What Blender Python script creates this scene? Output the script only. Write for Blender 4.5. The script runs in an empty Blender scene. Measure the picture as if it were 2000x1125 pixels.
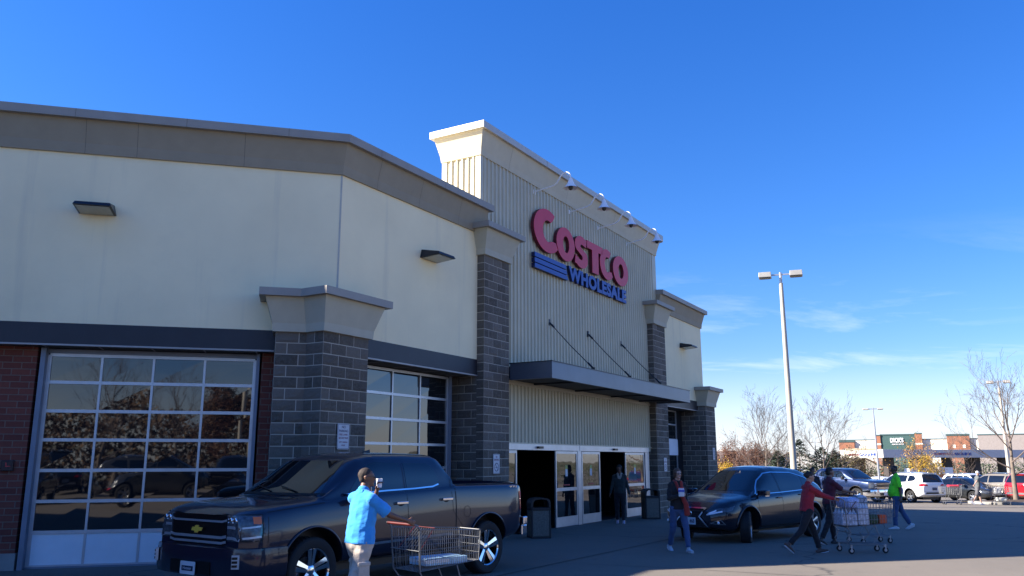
import bpy, bmesh, math, random
from mathutils import Vector, Matrix, Quaternion, noise
from mathutils.bvhtree import BVHTree
from mathutils.geometry import delaunay_2d_cdt
rad = math.radians
scene = bpy.context.scene
COL = scene.collection

# ------------------------------------------------------------ camera
PITCH, ROLL, EYE = rad(11.809), rad(-0.099), 1.78
cam_data = bpy.data.cameras.new('camera'); cam = bpy.data.objects.new('camera', cam_data); COL.objects.link(cam)
cam_data.sensor_width = 36; cam_data.lens = 1617.48 / 2000 * 36; cam_data.clip_end = 4000; cam_data.clip_start = 0.1
fwd = Vector((0, math.cos(PITCH), math.sin(PITCH))); up0 = Vector((0, -math.sin(PITCH), math.cos(PITCH))); rt0 = Vector((1, 0, 0))
rt = rt0 * math.cos(ROLL) + up0 * math.sin(ROLL); upv = up0 * math.cos(ROLL) - rt0 * math.sin(ROLL)
cam.matrix_world = Matrix(((rt.x, upv.x, -fwd.x, 0), (rt.y, upv.y, -fwd.y, 0), (rt.z, upv.z, -fwd.z, EYE), (0, 0, 0, 1)))
scene.camera = cam

# ------------------------------------------------------------ light
SUN_AZ, SUN_EL = rad(85.1 + 180), rad(31.5)      # where the sun stands, azimuth clockwise from +Y
sun_dir = Vector((math.sin(SUN_AZ) * math.cos(SUN_EL), math.cos(SUN_AZ) * math.cos(SUN_EL), math.sin(SUN_EL)))
sd = bpy.data.lights.new('sun', 'SUN'); sd.energy = 5.0; sd.angle = rad(0.53); sd.color = (1.0, 0.91, 0.79)
so = bpy.data.objects.new('sun', sd); COL.objects.link(so); so.rotation_euler = (-sun_dir).to_track_quat('-Z', 'Y').to_euler()
so.location = (0, 0, 40)
world = bpy.data.worlds.new('World'); scene.world = world; world.use_nodes = True
wn, wl = world.node_tree.nodes, world.node_tree.links
wn.clear()
w_out = wn.new('ShaderNodeOutputWorld'); w_bg = wn.new('ShaderNodeBackground'); w_sky = wn.new('ShaderNodeTexSky')
w_sky.sky_type = 'NISHITA'; w_sky.sun_disc = False; w_sky.sun_elevation = SUN_EL; w_sky.sun_rotation = SUN_AZ
w_sky.altitude = 200; w_sky.air_density = 1.0; w_sky.dust_density = 0.4; w_sky.ozone_density = 3.0
w_bg.inputs['Strength'].default_value = 0.055
# thin cirrus: streaky noise seen along the view direction, only low over the horizon
tc = wn.new('ShaderNodeTexCoord'); sep = wn.new('ShaderNodeSeparateXYZ'); wl.new(tc.outputs['Generated'], sep.inputs[0])
def wmath(op, a, b=None, clamp=False):
    m = wn.new('ShaderNodeMath'); m.operation = op; m.use_clamp = clamp
    for i, v in enumerate((a, b)):
        if v is None: continue
        if isinstance(v, (int, float)): m.inputs[i].default_value = v
        else: wl.new(v, m.inputs[i])
    return m.outputs[0]
inv = wmath('DIVIDE', 1.0, wmath('ADD', wmath('MAXIMUM', sep.outputs[2], 0.0), 0.10))
cx = wmath('MULTIPLY', sep.outputs[0], inv); cy = wmath('MULTIPLY', sep.outputs[1], inv)
comb = wn.new('ShaderNodeCombineXYZ'); wl.new(cx, comb.inputs[0]); wl.new(cy, comb.inputs[1])
mp = wn.new('ShaderNodeMapping'); mp.inputs['Rotation'].default_value = (0, 0, rad(-30)); mp.inputs['Scale'].default_value = (0.75, 1.35, 1.0)
mp.inputs['Location'].default_value = (3.1, 0.4, 0)
wl.new(comb.outputs[0], mp.inputs[0])
nz = wn.new('ShaderNodeTexNoise'); nz.inputs['Scale'].default_value = 1.1; nz.inputs['Detail'].default_value = 7; nz.inputs['Roughness'].default_value = 0.62
nz.inputs['Distortion'].default_value = 0.5
wl.new(mp.outputs[0], nz.inputs['Vector'])
rmp = wn.new('ShaderNodeMapRange'); rmp.inputs['From Min'].default_value = 0.51; rmp.inputs['From Max'].default_value = 0.80
wl.new(nz.outputs['Fac'], rmp.inputs['Value'])
low = wn.new('ShaderNodeMapRange'); low.inputs['From Min'].default_value = 0.26; low.inputs['From Max'].default_value = 0.04
wl.new(sep.outputs[2], low.inputs['Value'])
hz_ = wn.new('ShaderNodeMapRange'); hz_.interpolation_type = 'SMOOTHSTEP'; hz_.inputs['From Min'].default_value = 0.13; hz_.inputs['From Max'].default_value = 0.0; hz_.inputs['To Max'].default_value = 0.45
wl.new(sep.outputs[2], hz_.inputs['Value'])
cf = wmath('MAXIMUM', wmath('MULTIPLY', wmath('MULTIPLY', rmp.outputs[0], low.outputs[0], True), 0.8, True), hz_.outputs[0])
cmix = wn.new('ShaderNodeMixRGB'); cmix.inputs['Color2'].default_value = (7.5, 8.0, 8.6, 1)
hs = wn.new('ShaderNodeHueSaturation'); hs.inputs['Saturation'].default_value = 1.2; hs.inputs['Value'].default_value = 1.0
wl.new(w_sky.outputs[0], hs.inputs['Color'])
tint = wn.new('ShaderNodeValToRGB'); el = tint.color_ramp.elements          # colour balance of the sky from horizon to zenith
for p_, c_ in ((.25, (.60, .90, 1.36, 1)), (.55, (.44, .90, 1.55, 1))): el.new(p_).color = c_
el[0].color = (.92, .90, 1.22, 1); el[0].position = 0.0; el[3].position = 1.0; el[3].color = (.42, .88, 1.55, 1)
wl.new(sep.outputs[2], tint.inputs[0])
tm_ = wn.new('ShaderNodeMixRGB'); tm_.blend_type = 'MULTIPLY'; tm_.inputs['Fac'].default_value = 1.0
wl.new(hs.outputs[0], tm_.inputs['Color1']); wl.new(tint.outputs[0], tm_.inputs['Color2'])
wl.new(cf, cmix.inputs['Fac']); wl.new(tm_.outputs[0], cmix.inputs['Color1'])
wl.new(cmix.outputs[0], w_bg.inputs['Color']); wl.new(w_bg.outputs[0], w_out.inputs[0])
scene.view_settings.view_transform = 'Standard'; scene.view_settings.look = 'None'
scene.view_settings.exposure = 1.66; scene.view_settings.gamma = 1.0
scene.cycles.max_bounces = 6; scene.cycles.transparent_max_bounces = 24
scene.cycles.use_denoising = True

# ------------------------------------------------------------ frames
# front wall of the store runs along U (away from the camera), its outward side is N; the chamfered wall runs along UA, outward NA
AZ = rad(30.326)
U = Vector((math.sin(AZ), math.cos(AZ), 0)); N = Vector((math.cos(AZ), -math.sin(AZ), 0))
UA = Vector((math.sin(AZ + math.pi / 4), math.cos(AZ + math.pi / 4), 0)); NA = Vector((math.cos(AZ + math.pi / 4), -math.sin(AZ + math.pi / 4), 0))
ZV = Vector((0, 0, 1))
def W(s, t, z=0.0): return U * s + N * t + ZV * z
def WA(a, b, z=0.0): return UA * a + NA * b + ZV * z
def PL(x, y, z=0.0): return Vector((x, y, z))
def sm(v): v = min(1, max(0, v)); return v * v * (3 - 2 * v)
def gz(x, y):
    "height of the car park surface: level at the shop front, falling away towards the far rows"
    p = Vector((x, y, 0)); s, t = p.dot(U), p.dot(N)
    w = max(sm((t + 9.5) / 4.5), sm((s - 33) / 5))
    z = -.017 * max(0, min(s, 75) - 20) * w
    d = math.hypot(x, y)
    if y > 0: z -= 1.6 * sm((d - 75) / 40)
    return z

# ------------------------------------------------------------ mesh helpers
ORG = {}      # world point each part's own frame is measured from
class MB:
    def __init__(self): self.v, self.f = [], []
    def add(self, vs, fs):
        k = len(self.v); self.v += [Vector(p) for p in vs]; self.f += [tuple(i + k for i in f) for f in fs]; return self
    def box(self, a0, a1, b0, b1, z0, z1, fr=PL):
        if a0 > a1: a0, a1 = a1, a0
        if b0 > b1: b0, b1 = b1, b0
        P = [fr(a, b, z) for z in (z0, z1) for a, b in ((a0, b0), (a1, b0), (a1, b1), (a0, b1))]
        return self.add(P, [(3, 2, 1, 0), (4, 5, 6, 7), (0, 1, 5, 4), (1, 2, 6, 5), (2, 3, 7, 6), (3, 0, 4, 7)])
    def obox(self, c, ax, ay, az):
        c, ax, ay, az = map(Vector, (c, ax, ay, az))
        P = [c + ax * i + ay * j + az * k for k in (-1, 1) for i, j in ((-1, -1), (1, -1), (1, 1), (-1, 1))]
        return self.add(P, [(3, 2, 1, 0), (4, 5, 6, 7), (0, 1, 5, 4), (1, 2, 6, 5), (2, 3, 7, 6), (3, 0, 4, 7)])
    def prism(self, poly, d):
        "closed polygon of 3D points pushed along d"
        n = len(poly); d = Vector(d); P = [Vector(p) for p in poly]
        return self.add(P + [p + d for p in P], [tuple(range(n))[::-1], tuple(range(n, 2 * n))] + [(i, (i + 1) % n, n + (i + 1) % n, n + i) for i in range(n)])
    def tube(self, pts, r, seg=8, caps=True, closed=False):
        pts = [Vector(p) for p in pts]; n = len(pts)
        rs = r if isinstance(r, (list, tuple)) else [r] * n
        k0 = len(self.v); prev = None
        for i, p in enumerate(pts):
            if closed: t = pts[(i + 1) % n] - pts[i - 1]
            else: t = pts[min(i + 1, n - 1)] - pts[max(i - 1, 0)]
            if t.length < 1e-9: t = Vector((0, 0, 1))
            t.normalize()
            if prev is None:
                a = Vector((0, 0, 1)) if abs(t.z) < .9 else Vector((1, 0, 0)); x = t.cross(a).normalized()
            else:
                x = prev - t * prev.dot(t)
                x = x.normalized() if x.length > 1e-6 else t.orthogonal().normalized()
            prev = x; y = t.cross(x)
            for j in range(seg):
                a = 2 * math.pi * j / seg; self.v.append(p + (x * math.cos(a) + y * math.sin(a)) * rs[i])
        m = n if closed else n - 1
        for i in range(m):
            i2 = (i + 1) % n
            for j in range(seg):
                self.f.append((k0 + i * seg + j, k0 + i * seg + (j + 1) % seg, k0 + i2 * seg + (j + 1) % seg, k0 + i2 * seg + j))
        if caps and not closed:
            self.f.append(tuple(k0 + j for j in range(seg))[::-1]); self.f.append(tuple(k0 + (n - 1) * seg + j for j in range(seg)))
        return self
    def lathe(self, prof, c=(0, 0, 0), seg=24, axis=None):
        c = Vector(c); k0 = len(self.v)
        if axis is None: ex, ey, ez = Vector((1, 0, 0)), Vector((0, 1, 0)), Vector((0, 0, 1))
        else:
            ez = Vector(axis).normalized(); ex = ez.orthogonal().normalized(); ey = ez.cross(ex)
        for r, z in prof:
            for j in range(seg):
                a = 2 * math.pi * j / seg; self.v.append(c + ex * (r * math.cos(a)) + ey * (r * math.sin(a)) + ez * z)
        for i in range(len(prof) - 1):
            for j in range(seg):
                self.f.append((k0 + i * seg + j, k0 + i * seg + (j + 1) % seg, k0 + (i + 1) * seg + (j + 1) % seg, k0 + (i + 1) * seg + j))
        return self
    def ball(self, c, r, seg=12, rings=8, sc=(1, 1, 1)):
        pr = [(max(1e-4, math.sin(math.pi * i / rings)) , -math.cos(math.pi * i / rings)) for i in range(rings + 1)]
        k = len(self.v); self.lathe(pr, seg=seg)
        for i in range(k, len(self.v)):
            p = self.v[i]; self.v[i] = Vector(c) + Vector((p.x * r * sc[0], p.y * r * sc[1], p.z * r * sc[2]))
        return self
    def sweep(self, path, prof, fr=PL, caps=True):
        "profile of (outward offset, z) swept along a plan polyline, mitred; outward is to the right of the path"
        n = len(path); k0 = len(self.v); m = len(prof)
        for i, (px, py) in enumerate(path):
            dirs = []
            if i > 0: dirs.append(Vector((px - path[i - 1][0], py - path[i - 1][1])).normalized())
            if i < n - 1: dirs.append(Vector((path[i + 1][0] - px, path[i + 1][1] - py)).normalized())
            ns = [Vector((d.y, -d.x)) for d in dirs]
            mv = ns[0] if len(ns) == 1 else (ns[0] + ns[1]) / (1 + ns[0].dot(ns[1]))
            for o, z in prof: self.v.append(fr(px + mv.x * o, py + mv.y * o, z))
        for i in range(n - 1):
            for j in range(m):
                j2 = (j + 1) % m
                self.f.append((k0 + i * m + j, k0 + (i + 1) * m + j, k0 + (i + 1) * m + j2, k0 + i * m + j2))
        if caps: self.f.append(tuple(k0 + j for j in range(m))); self.f.append(tuple(k0 + (n - 1) * m + j for j in range(m))[::-1])
        return self
    def build(self, name, mat, parent=None, smooth=False, label=None, bevel=0, weld=False):
        me = bpy.data.meshes.new(name)
        off = Vector((0, 0, 0))
        if parent is not None: off = Vector(ORG.get(parent.name, (0, 0, 0)))
        me.from_pydata([v - off for v in self.v], [], self.f); me.update()
        bm = bmesh.new(); bm.from_mesh(me)
        if weld: bmesh.ops.remove_doubles(bm, verts=bm.verts, dist=1e-4)
        bmesh.ops.recalc_face_normals(bm, faces=bm.faces)
        bm.to_mesh(me); bm.free()
        if mat: me.materials.append(mat)
        if smooth:
            for p in me.polygons: p.use_smooth = True
            if smooth is not True: me.set_sharp_from_angle(angle=rad(smooth))
        o = bpy.data.objects.new(name, me); COL.objects.link(o); o.parent = parent; ORG[o.name] = tuple(off)
        if bevel:
            b = o.modifiers.new('bevel', 'BEVEL'); b.width = bevel; b.segments = 2; b.limit_method = 'ANGLE'; b.angle_limit = rad(40)
        if label: o['label'] = label
        return o
def tag(o, label, cat, group=None, kind=None):
    if label: o['label'] = label
    if cat: o['category'] = cat
    if group: o['group'] = group
    if kind: o['kind'] = kind
    return o
def empty(name, loc, label=None, cat=None, group=None, rz=0.0, local=False):
    "an Empty at a thing's base. local=True: children are modelled in its own frame, else in world coordinates"
    e = bpy.data.objects.new(name, None); COL.objects.link(e); e.empty_display_size = .2
    e.location = loc; e.rotation_euler = (0, 0, rz)
    ORG[e.name] = (0, 0, 0) if local else tuple(loc)
    return tag(e, label, cat, group)
def struct(name, mb, mat, smooth=False):
    o = mb.build(name, mat, smooth=smooth); o['kind'] = 'structure'; return o
def clone(o, parent=None, **kw):
    c = o.copy(); COL.objects.link(c); c.parent = parent
    for ch in list(o.children): clone(ch, c)
    return c

# ------------------------------------------------------------ materials
MATS = {}
class Nt:
    "small wrapper round a material's node tree"
    def __init__(self, name):
        self.m = bpy.data.materials.new(name); self.m.use_nodes = True; self.n = self.m.node_tree.nodes; self.l = self.m.node_tree.links
        self.b = self.n['Principled BSDF']
    def node(self, t, **kw):
        n = self.n.new(t)
        for k, v in kw.items():
            if hasattr(n, k) and k not in ('Scale',): setattr(n, k, v)
            else: n.inputs[k].default_value = v
        return n
    def link(self, a, b): self.l.new(a, b)
    def pos(self, obj=False):
        if obj: return self.node('ShaderNodeTexCoord').outputs['Object']
        return self.node('ShaderNodeNewGeometry').outputs['Position']
    def noise(self, scale, detail=4, rough=.55, vec=None, obj=False, **kw):
        n = self.node('ShaderNodeTexNoise', Scale=scale, Detail=detail, Roughness=rough)
        n.inputs['Scale'].default_value = scale
        self.link(vec if vec is not None else self.pos(obj), n.inputs['Vector']); return n.outputs['Fac']
    def ramp(self, fac, stops):
        r = self.node('ShaderNodeValToRGB'); e = r.color_ramp.elements
        while len(e) < len(stops): e.new(.5)
        for el, (p, c) in zip(e, stops): el.position = p; el.color = (*c, 1) if len(c) == 3 else c
        self.link(fac, r.inputs[0]); return r.outputs[0]
    def mix(self, fac, a, b, mode='MIX'):
        m = self.node('ShaderNodeMixRGB', blend_type=mode)
        for i, v in ((0, fac), (1, a), (2, b)):
            if isinstance(v, (int, float)): m.inputs[i].default_value = v
            elif isinstance(v, tuple): m.inputs[i].default_value = (*v, 1) if len(v) == 3 else v
            else: self.link(v, m.inputs[i])
        return m.outputs[0]
    def math(self, op, a, b=0.0, c=0.0):
        m = self.node('ShaderNodeMath', operation=op)
        for i, v in enumerate((a, b, c)):
            if isinstance(v, (int, float)): m.inputs[i].default_value = v
            else: self.link(v, m.inputs[i])
        return m.outputs[0]
    def bump(self, h, strength=.3, dist=.01, normal=None):
        b = self.node('ShaderNodeBump'); b.inputs['Strength'].default_value = strength; b.inputs['Distance'].default_value = dist
        self.link(h, b.inputs['Height'])
        if normal is not None: self.link(normal, b.inputs['Normal'])
        self.link(b.outputs[0], self.b.inputs['Normal']); return b.outputs[0]
    def col(self, c):
        if isinstance(c, tuple): self.b.inputs['Base Color'].default_value = (*c, 1)
        else: self.link(c, self.b.inputs['Base Color'])
    def set(self, **kw):
        for k, v in kw.items():
            i = self.b.inputs[k.replace('_', ' ')]
            if isinstance(v, (int, float)): i.default_value = v
            elif isinstance(v, tuple): i.default_value = v
            else: self.link(v, i)
def var(t, c, scale=3.0, amt=.12, obj=False, detail=5):
    "colour c with soft uneven wear"
    f = t.noise(scale, detail, .6, obj=obj)
    lo = tuple(x * (1 - amt) for x in c); hi = tuple(min(1, x * (1 + amt)) for x in c)
    return t.ramp(f, [(.3, lo), (.7, hi)])
def simple(name, c, rough=.6, metal=0.0, amt=.1, scale=3.0, bump=0.0, bscale=60, obj=False, **kw):
    if name in MATS: return MATS[name]
    t = Nt(name); t.col(var(t, c, scale, amt, obj) if amt else c); t.set(Roughness=rough, Metallic=metal, **kw)
    if bump: t.bump(t.noise(bscale, 3, .6, obj=obj), bump, .004)
    MATS[name] = t.m; return t.m
def wallvec(t, d, so=0.0):
    "2D coordinates on a vertical wall that runs along d"
    v = t.node('ShaderNodeVectorMath', operation='DOT_PRODUCT'); t.link(t.pos(), v.inputs[0]); v.inputs[1].default_value = tuple(d)
    s = t.node('ShaderNodeSeparateXYZ'); t.link(t.pos(), s.inputs[0])
    c = t.node('ShaderNodeCombineXYZ'); t.link(t.math('ADD', v.outputs['Value'], so), c.inputs[0]); t.link(s.outputs[2], c.inputs[1]); return c.outputs[0]

def m_stucco():
    t = Nt('cream_stucco'); c = var(t, (.92, .80, .52), .7, .05)
    st = t.noise(.5, 5, .7); c = t.mix(t.ramp(st, [(.55, (0, 0, 0)), (.8, (.35,) * 3)]), c, (.74, .65, .44))
    mp_ = t.node('ShaderNodeMapping'); mp_.inputs['Scale'].default_value = (3.2, 3.2, .16); t.link(t.pos(), mp_.inputs[0]); dr_ = t.noise(1.0, 5, .65, vec=mp_.outputs[0])
    c = t.mix(t.ramp(dr_, [(.56, (0, 0, 0)), (.78, (.30,) * 3)]), c, (.50, .46, .36)); t.col(c)
    t.set(Roughness=.92); t.bump(t.noise(90, 5, .7), .35, .004); return t.m
M_STUCCO = m_stucco()
M_PCAP = simple('pale_taupe_cap', (.47, .44, .335), .7, amt=.06, bump=.15, bscale=120)
M_TAUPE = simple('taupe_trim', (.31, .26, .178), .7, amt=.06, bump=.15, bscale=120)
M_CAPM = simple('taupe_metal_coping', (.31, .285, .25), .55, .05, amt=.08, scale=2)
M_TCREAM = simple('beige_cornice', (.56, .50, .36), .7, amt=.05, bump=.15, bscale=120)
M_TCAP = simple('beige_metal_coping', (.50, .47, .42), .45, .2, amt=.06)
M_BAND = simple('dark_slate_fascia', (.025, .027, .036), .45, .2, amt=.15, scale=1.5)
M_BANDTRIM = simple('grey_drip_edge', (.36, .34, .33), .5, .5, amt=.1)
M_SOFFIT = simple('dark_soffit', (.075, .07, .055), .6, amt=.1)
M_RIB = simple('beige_ribbed_metal', (.53, .485, .355), .45, .05, amt=.07, scale=1.2)
M_ALU = simple('brushed_aluminium', (.52, .54, .58), .38, .65, amt=.08, scale=4)
M_ALUP = simple('white_aluminium_panel', (.84, .84, .86), .5, .0, amt=.05, scale=2)
M_FRAMEDK = simple('dark_bronze_frame', (.025, .028, .035), .4, .4)
M_BLACK = simple('black_plastic', (.012, .012, .014), .45)
M_RUB = simple('rubber', (.016, .016, .017), .8, bump=.2, obj=True)
M_CHROME = simple('chrome', (.78, .79, .82), .08, 1.0, amt=.03)
M_DKCHROME = simple('dark_chrome', (.12, .125, .135), .2, .9, amt=.03)
M_ROOF = simple('pale_roof_membrane', (.5, .5, .48), .9)
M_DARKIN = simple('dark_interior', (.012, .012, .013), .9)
M_SIGNW = simple('white_sign_face', (.62, .62, .64), .5, amt=.08)
M_WHITE = simple('white_paint', (.72, .73, .74), .5, amt=.05)
M_CONC = simple('grey_concrete', (.30, .29, .27), .9, amt=.15, scale=2, bump=.3)
M_GALV = simple('galvanised_steel', (.42, .43, .45), .4, .7)
def m_glass(name, tint=(.006, .009, .012), ior=1.9, wave=.25, scale=1.3, rough=.02):
    t = Nt(name); t.col(tint); t.set(Roughness=rough, IOR=ior)
    m = t.node('ShaderNodeMapping'); m.inputs['Scale'].default_value = (1, 1, .45); t.link(t.pos(), m.inputs[0])
    a = t.noise(scale, 1.5, .45, vec=m.outputs[0]); t.bump(a, wave, .03); return t.m
M_GLASS = m_glass('reflective_window_glass', ior=1.85, wave=.13, scale=1.0)
M_CARGLASS = m_glass('tinted_car_glass', (.006, .008, .01), 1.75, .02, 1.0)
def m_brick(name, d, bw, bh, c1, c2, mortar, msize, off=0.0, rough=.85):
    t = Nt(name); b = t.node('ShaderNodeTexBrick'); v = wallvec(t, d, off); t.link(v, b.inputs['Vector'])
    b.inputs['Scale'].default_value = 1; b.inputs['Brick Width'].default_value = bw; b.inputs['Row Height'].default_value = bh
    b.inputs['Mortar Size'].default_value = msize; b.inputs['Mortar Smooth'].default_value = .15
    b.inputs['Color1'].default_value = (*c1, 1); b.inputs['Color2'].default_value = (*c2, 1); b.inputs['Mortar'].default_value = (*mortar, 1)
    b.inputs['Bias'].default_value = 0
    c = t.mix(t.math('MULTIPLY', t.noise(25, 5, .7), .55), b.outputs['Color'], (.03, .02, .02), 'MIX'); t.col(c); t.set(Roughness=rough)
    h = t.math('ADD', t.math('MULTIPLY', b.outputs['Fac'], -1.0), t.math('MULTIPLY', t.noise(60, 4, .7), .35)); t.bump(h, .8, .008); return t.m
M_BRICK = m_brick('red_brick', UA, .30, .1126, (.20, .046, .030), (.28, .072, .045), (.26, .17, .13), .009)
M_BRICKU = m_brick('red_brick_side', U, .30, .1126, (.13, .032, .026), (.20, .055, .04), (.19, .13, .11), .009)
def m_cmu():
    t = Nt('split_face_block'); g = t.node('ShaderNodeNewGeometry'); r = g.outputs['Random Per Island']
    base = t.ramp(r, [(0, (.078, .066, .052)), (.5, (.130, .110, .088)), (1, (.20, .170, .140))])
    c = t.mix(t.ramp(t.noise(14, 6, .75), [(.35, (0, 0, 0)), (.75, (.75,) * 3)]), base, (.17, .15, .125))
    sp = t.ramp(t.noise(140, 2, .5), [(.68, (0, 0, 0)), (.75, (.8,) * 3)]); c = t.mix(sp, c, (.34, .33, .32))
    t.col(c); t.set(Roughness=.95); t.bump(t.math('ADD', t.noise(22, 6, .75), t.math('MULTIPLY', t.noise(130, 3, .7), .4)), 1.0, .02); return t.m
M_CMU = m_cmu()
M_MORTAR = simple('mortar', (.46, .42, .35), .95, bump=.5, bscale=80)
def m_asphalt():
    t = Nt('worn_asphalt'); p = t.pos()
    c = t.ramp(t.noise(.35, 6, .65), [(.3, (.118, .099, .077)), (.7, (.158, .132, .103))])
    c = t.mix(t.ramp(t.noise(160, 2, .6), [(.45, (0, 0, 0)), (.7, (.6,) * 3)]), c, (.26, .25, .23))
    c = t.mix(t.ramp(t.noise(2.2, 5, .7), [(.58, (0, 0, 0)), (.72, (.5,) * 3)]), c, (.07, .066, .06))
    # tar-sealed cracks
    v = t.node('ShaderNodeTexVoronoi', feature='DISTANCE_TO_EDGE'); v.inputs['Scale'].default_value = .13
    nn = t.node('ShaderNodeTexNoise'); nn.inputs['Scale'].default_value = .8; t.link(p, nn.inputs['Vector'])
    ad = t.node('ShaderNodeVectorMath', operation='ADD'); sc = t.node('ShaderNodeVectorMath', operation='SCALE'); sc.inputs['Scale'].default_value = 1.6
    t.link(nn.outputs['Color'], sc.inputs[0]); t.link(p, ad.inputs[0]); t.link(sc.outputs[0], ad.inputs[1]); t.link(ad.outputs[0], v.inputs['Vector'])
    c = t.mix(t.ramp(v.outputs['Distance'], [(.0, (.8,) * 3), (.006, (0, 0, 0))]), c, (.03, .03, .032)); t.col(c)
    t.set(Roughness=.9); t.bump(t.noise(160, 3, .7), .35, .005); return t.m
M_ASPH = m_asphalt()

# ------------------------------------------------------------ ground
def ground_sheet(x0, x1, y0, y1, st, hole=None):
    mb = MB(); nx, ny = int((x1 - x0) / st), int((y1 - y0) / st)
    for j in range(ny + 1):
        for i in range(nx + 1):
            x, y = x0 + (x1 - x0) * i / nx, y0 + (y1 - y0) * j / ny
            mb.v.append(Vector((x, y, gz(x, y))))
    for j in range(ny):
        for i in range(nx):
            mb.f.append((j * (nx + 1) + i, j * (nx + 1) + i + 1, (j + 1) * (nx + 1) + i + 1, (j + 1) * (nx + 1) + i))
    return mb
struct('ground', ground_sheet(-300, 300, -300, 420, 2.5), M_ASPH, True)
m_earth = simple('dry_autumn_grass', (.12, .11, .055), .95, amt=.3, scale=.05)
lg = MB(); lg.lathe([(280, -2.62), (3000, -2.62)], (0, 60, 0), 64)
struct('terrain', lg, m_earth)

# ------------------------------------------------------------ the store
TB, TA, TM = -10.742, -15.889, -10.79       # wall planes
KS, KA = 11.728, 0.697                       # their common corner
QA = -7.19                                  # left end of the chamfered wall
QT = WA(QA, TA).dot(N); QS = WA(QA, TA).dot(U)
Z_BB, Z_BT, Z_CB, Z_CT = 3.77, 4.17, 7.31, 8.08
store = empty('store_building', W(20, -12, 0), 'cream store building with grey block piers and a tall ribbed metal entrance tower', 'building')
END = 34.30
def plan_of(pts): return [(W(s, t).x, W(s, t).y) for s, t in pts]
outline = [(QS - 26, QT), (QS, QT), (KS, TB), (END, TB), (END, TB - 40)]
def slab(pts, z0, z1, name, mat, **kw):
    mb = MB(); mb.prism([W(s, t, z0) for s, t in pts], (0, 0, z1 - z0)); return mb.build(name, mat, store, **kw)
slab([(QS - 26, QT), (QS, QT), (KS, TB), (17.4, TB), (17.4, TB - 40), (QS - 26, TB - 40)], Z_BT, 7.6, 'upper_wall', M_STUCCO)
slab([(28.6, TB), (END, TB), (END, TB - 40), (28.6, TB - 40)], Z_BT, 7.6, 'upper_wall', M_STUCCO)
slab([(17.4, TM - .5), (28.6, TM - .5), (28.6, TB - 40), (17.4, TB - 40)], Z_BT, 7.6, 'roof', M_ROOF)
def off_out(o): # outline pushed outwards by o
    return o
ol_a, ol_b = outline[:2] + [(KS, TB), (17.3, TB)], [(28.8, TB), (END, TB), (END, TB - 40)]
band = MB(); band.sweep(plan_of(ol_a), [(0.012, Z_BB + .03), (0.012, Z_BT - .002), (-.35, Z_BT - .002), (-.35, Z_BB + .03)])
band.sweep(plan_of(ol_b), [(0.012, Z_BB + .03), (0.012, Z_BT - .002), (-.35, Z_BT - .002), (-.35, Z_BB + .03)])
band.build('dark_fascia', M_BAND, store)
bt = MB(); [bt.sweep(plan_of(q), [(0.022, Z_BB), (0.022, Z_BB + .03), (-.05, Z_BB + .03), (-.05, Z_BB)]) for q in (ol_a, ol_b)]; bt.build('drip_edge', M_BANDTRIM, store)
sf = MB(); [sf.sweep(plan_of(q), [(-.05, Z_BB + .004), (-.05, Z_BB + .028), (-1.1, Z_BB + .028), (-1.1, Z_BB + .004)]) for q in (ol_a, ol_b)]; sf.build('soffit', M_SOFFIT, store)
# parapet cornice, butt-jointed in lengths
CP = [(0.001, Z_CB), (.045, Z_CB), (.062, 7.50), (.165, 7.925), (-.05, 7.925)]
CC = [(.265, 7.918), (.265, Z_CT), (-.05, Z_CT + .02), (-.05, 7.93)]
def along(pts, segs, profile, name, mat, frac=None):
    mb = MB(); mb.sweep(plan_of(pts), profile); return mb.build(name, mat, store)
s_l = [(QS - 26, QT), (QS, QT), (KS, TB), (16.93, TB)]
s_r = [(29.12, TB), (END, TB), (END, TB - 40)]
for sg in (s_l, s_r):
    along(sg, None, CP, 'cornice', M_TAUPE); along(sg[:-1] + [(17.05, TB)] if sg is s_l else sg, None, CC, 'coping', M_CAPM)
# joints in the cornice: thin dark reveals
jt = MB()
def joint(P, D, prof):      # P plan point on the wall, D direction along the wall, prof outline
    nrm = Vector((D.y, -D.x, 0)); a = [P + nrm * (o + .0025) + ZV * z for o, z in prof]
    for i in range(len(a) - 1):
        q = [a[i] - D * .003, a[i] + D * .003, a[i + 1] + D * .003, a[i + 1] - D * .003]; jt.add(q, [(0, 1, 2, 3)])
for a in (-3.93, -3.05, -0.95 - .2, -6.4): joint(WA(a, TA), UA, CP[1:4])
for a in (-4.1, -2.2, -.35): joint(WA(a, TA), UA, CC[0:2])
for s in (12.75, 15.75, 14.2): joint(W(s, TB), U, CP[1:4])
for s in (12.6, 14.9, 31.3): joint(W(s, TB), U, CC[0:2])
jt.build('cornice_joint', simple('cornice_reveal', (.09, .08, .065), .8), store)
ej = MB(); ej.box(KS - .0, KS + .02, TB, TB + .004, Z_BT, Z_CB, W); ej.box(KA - .02, KA, TA, TA + .004, Z_BT, Z_CB, WA)
ej.build('corner_bead', simple('stucco_bead', (.50, .48, .42), .9), store)

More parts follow.
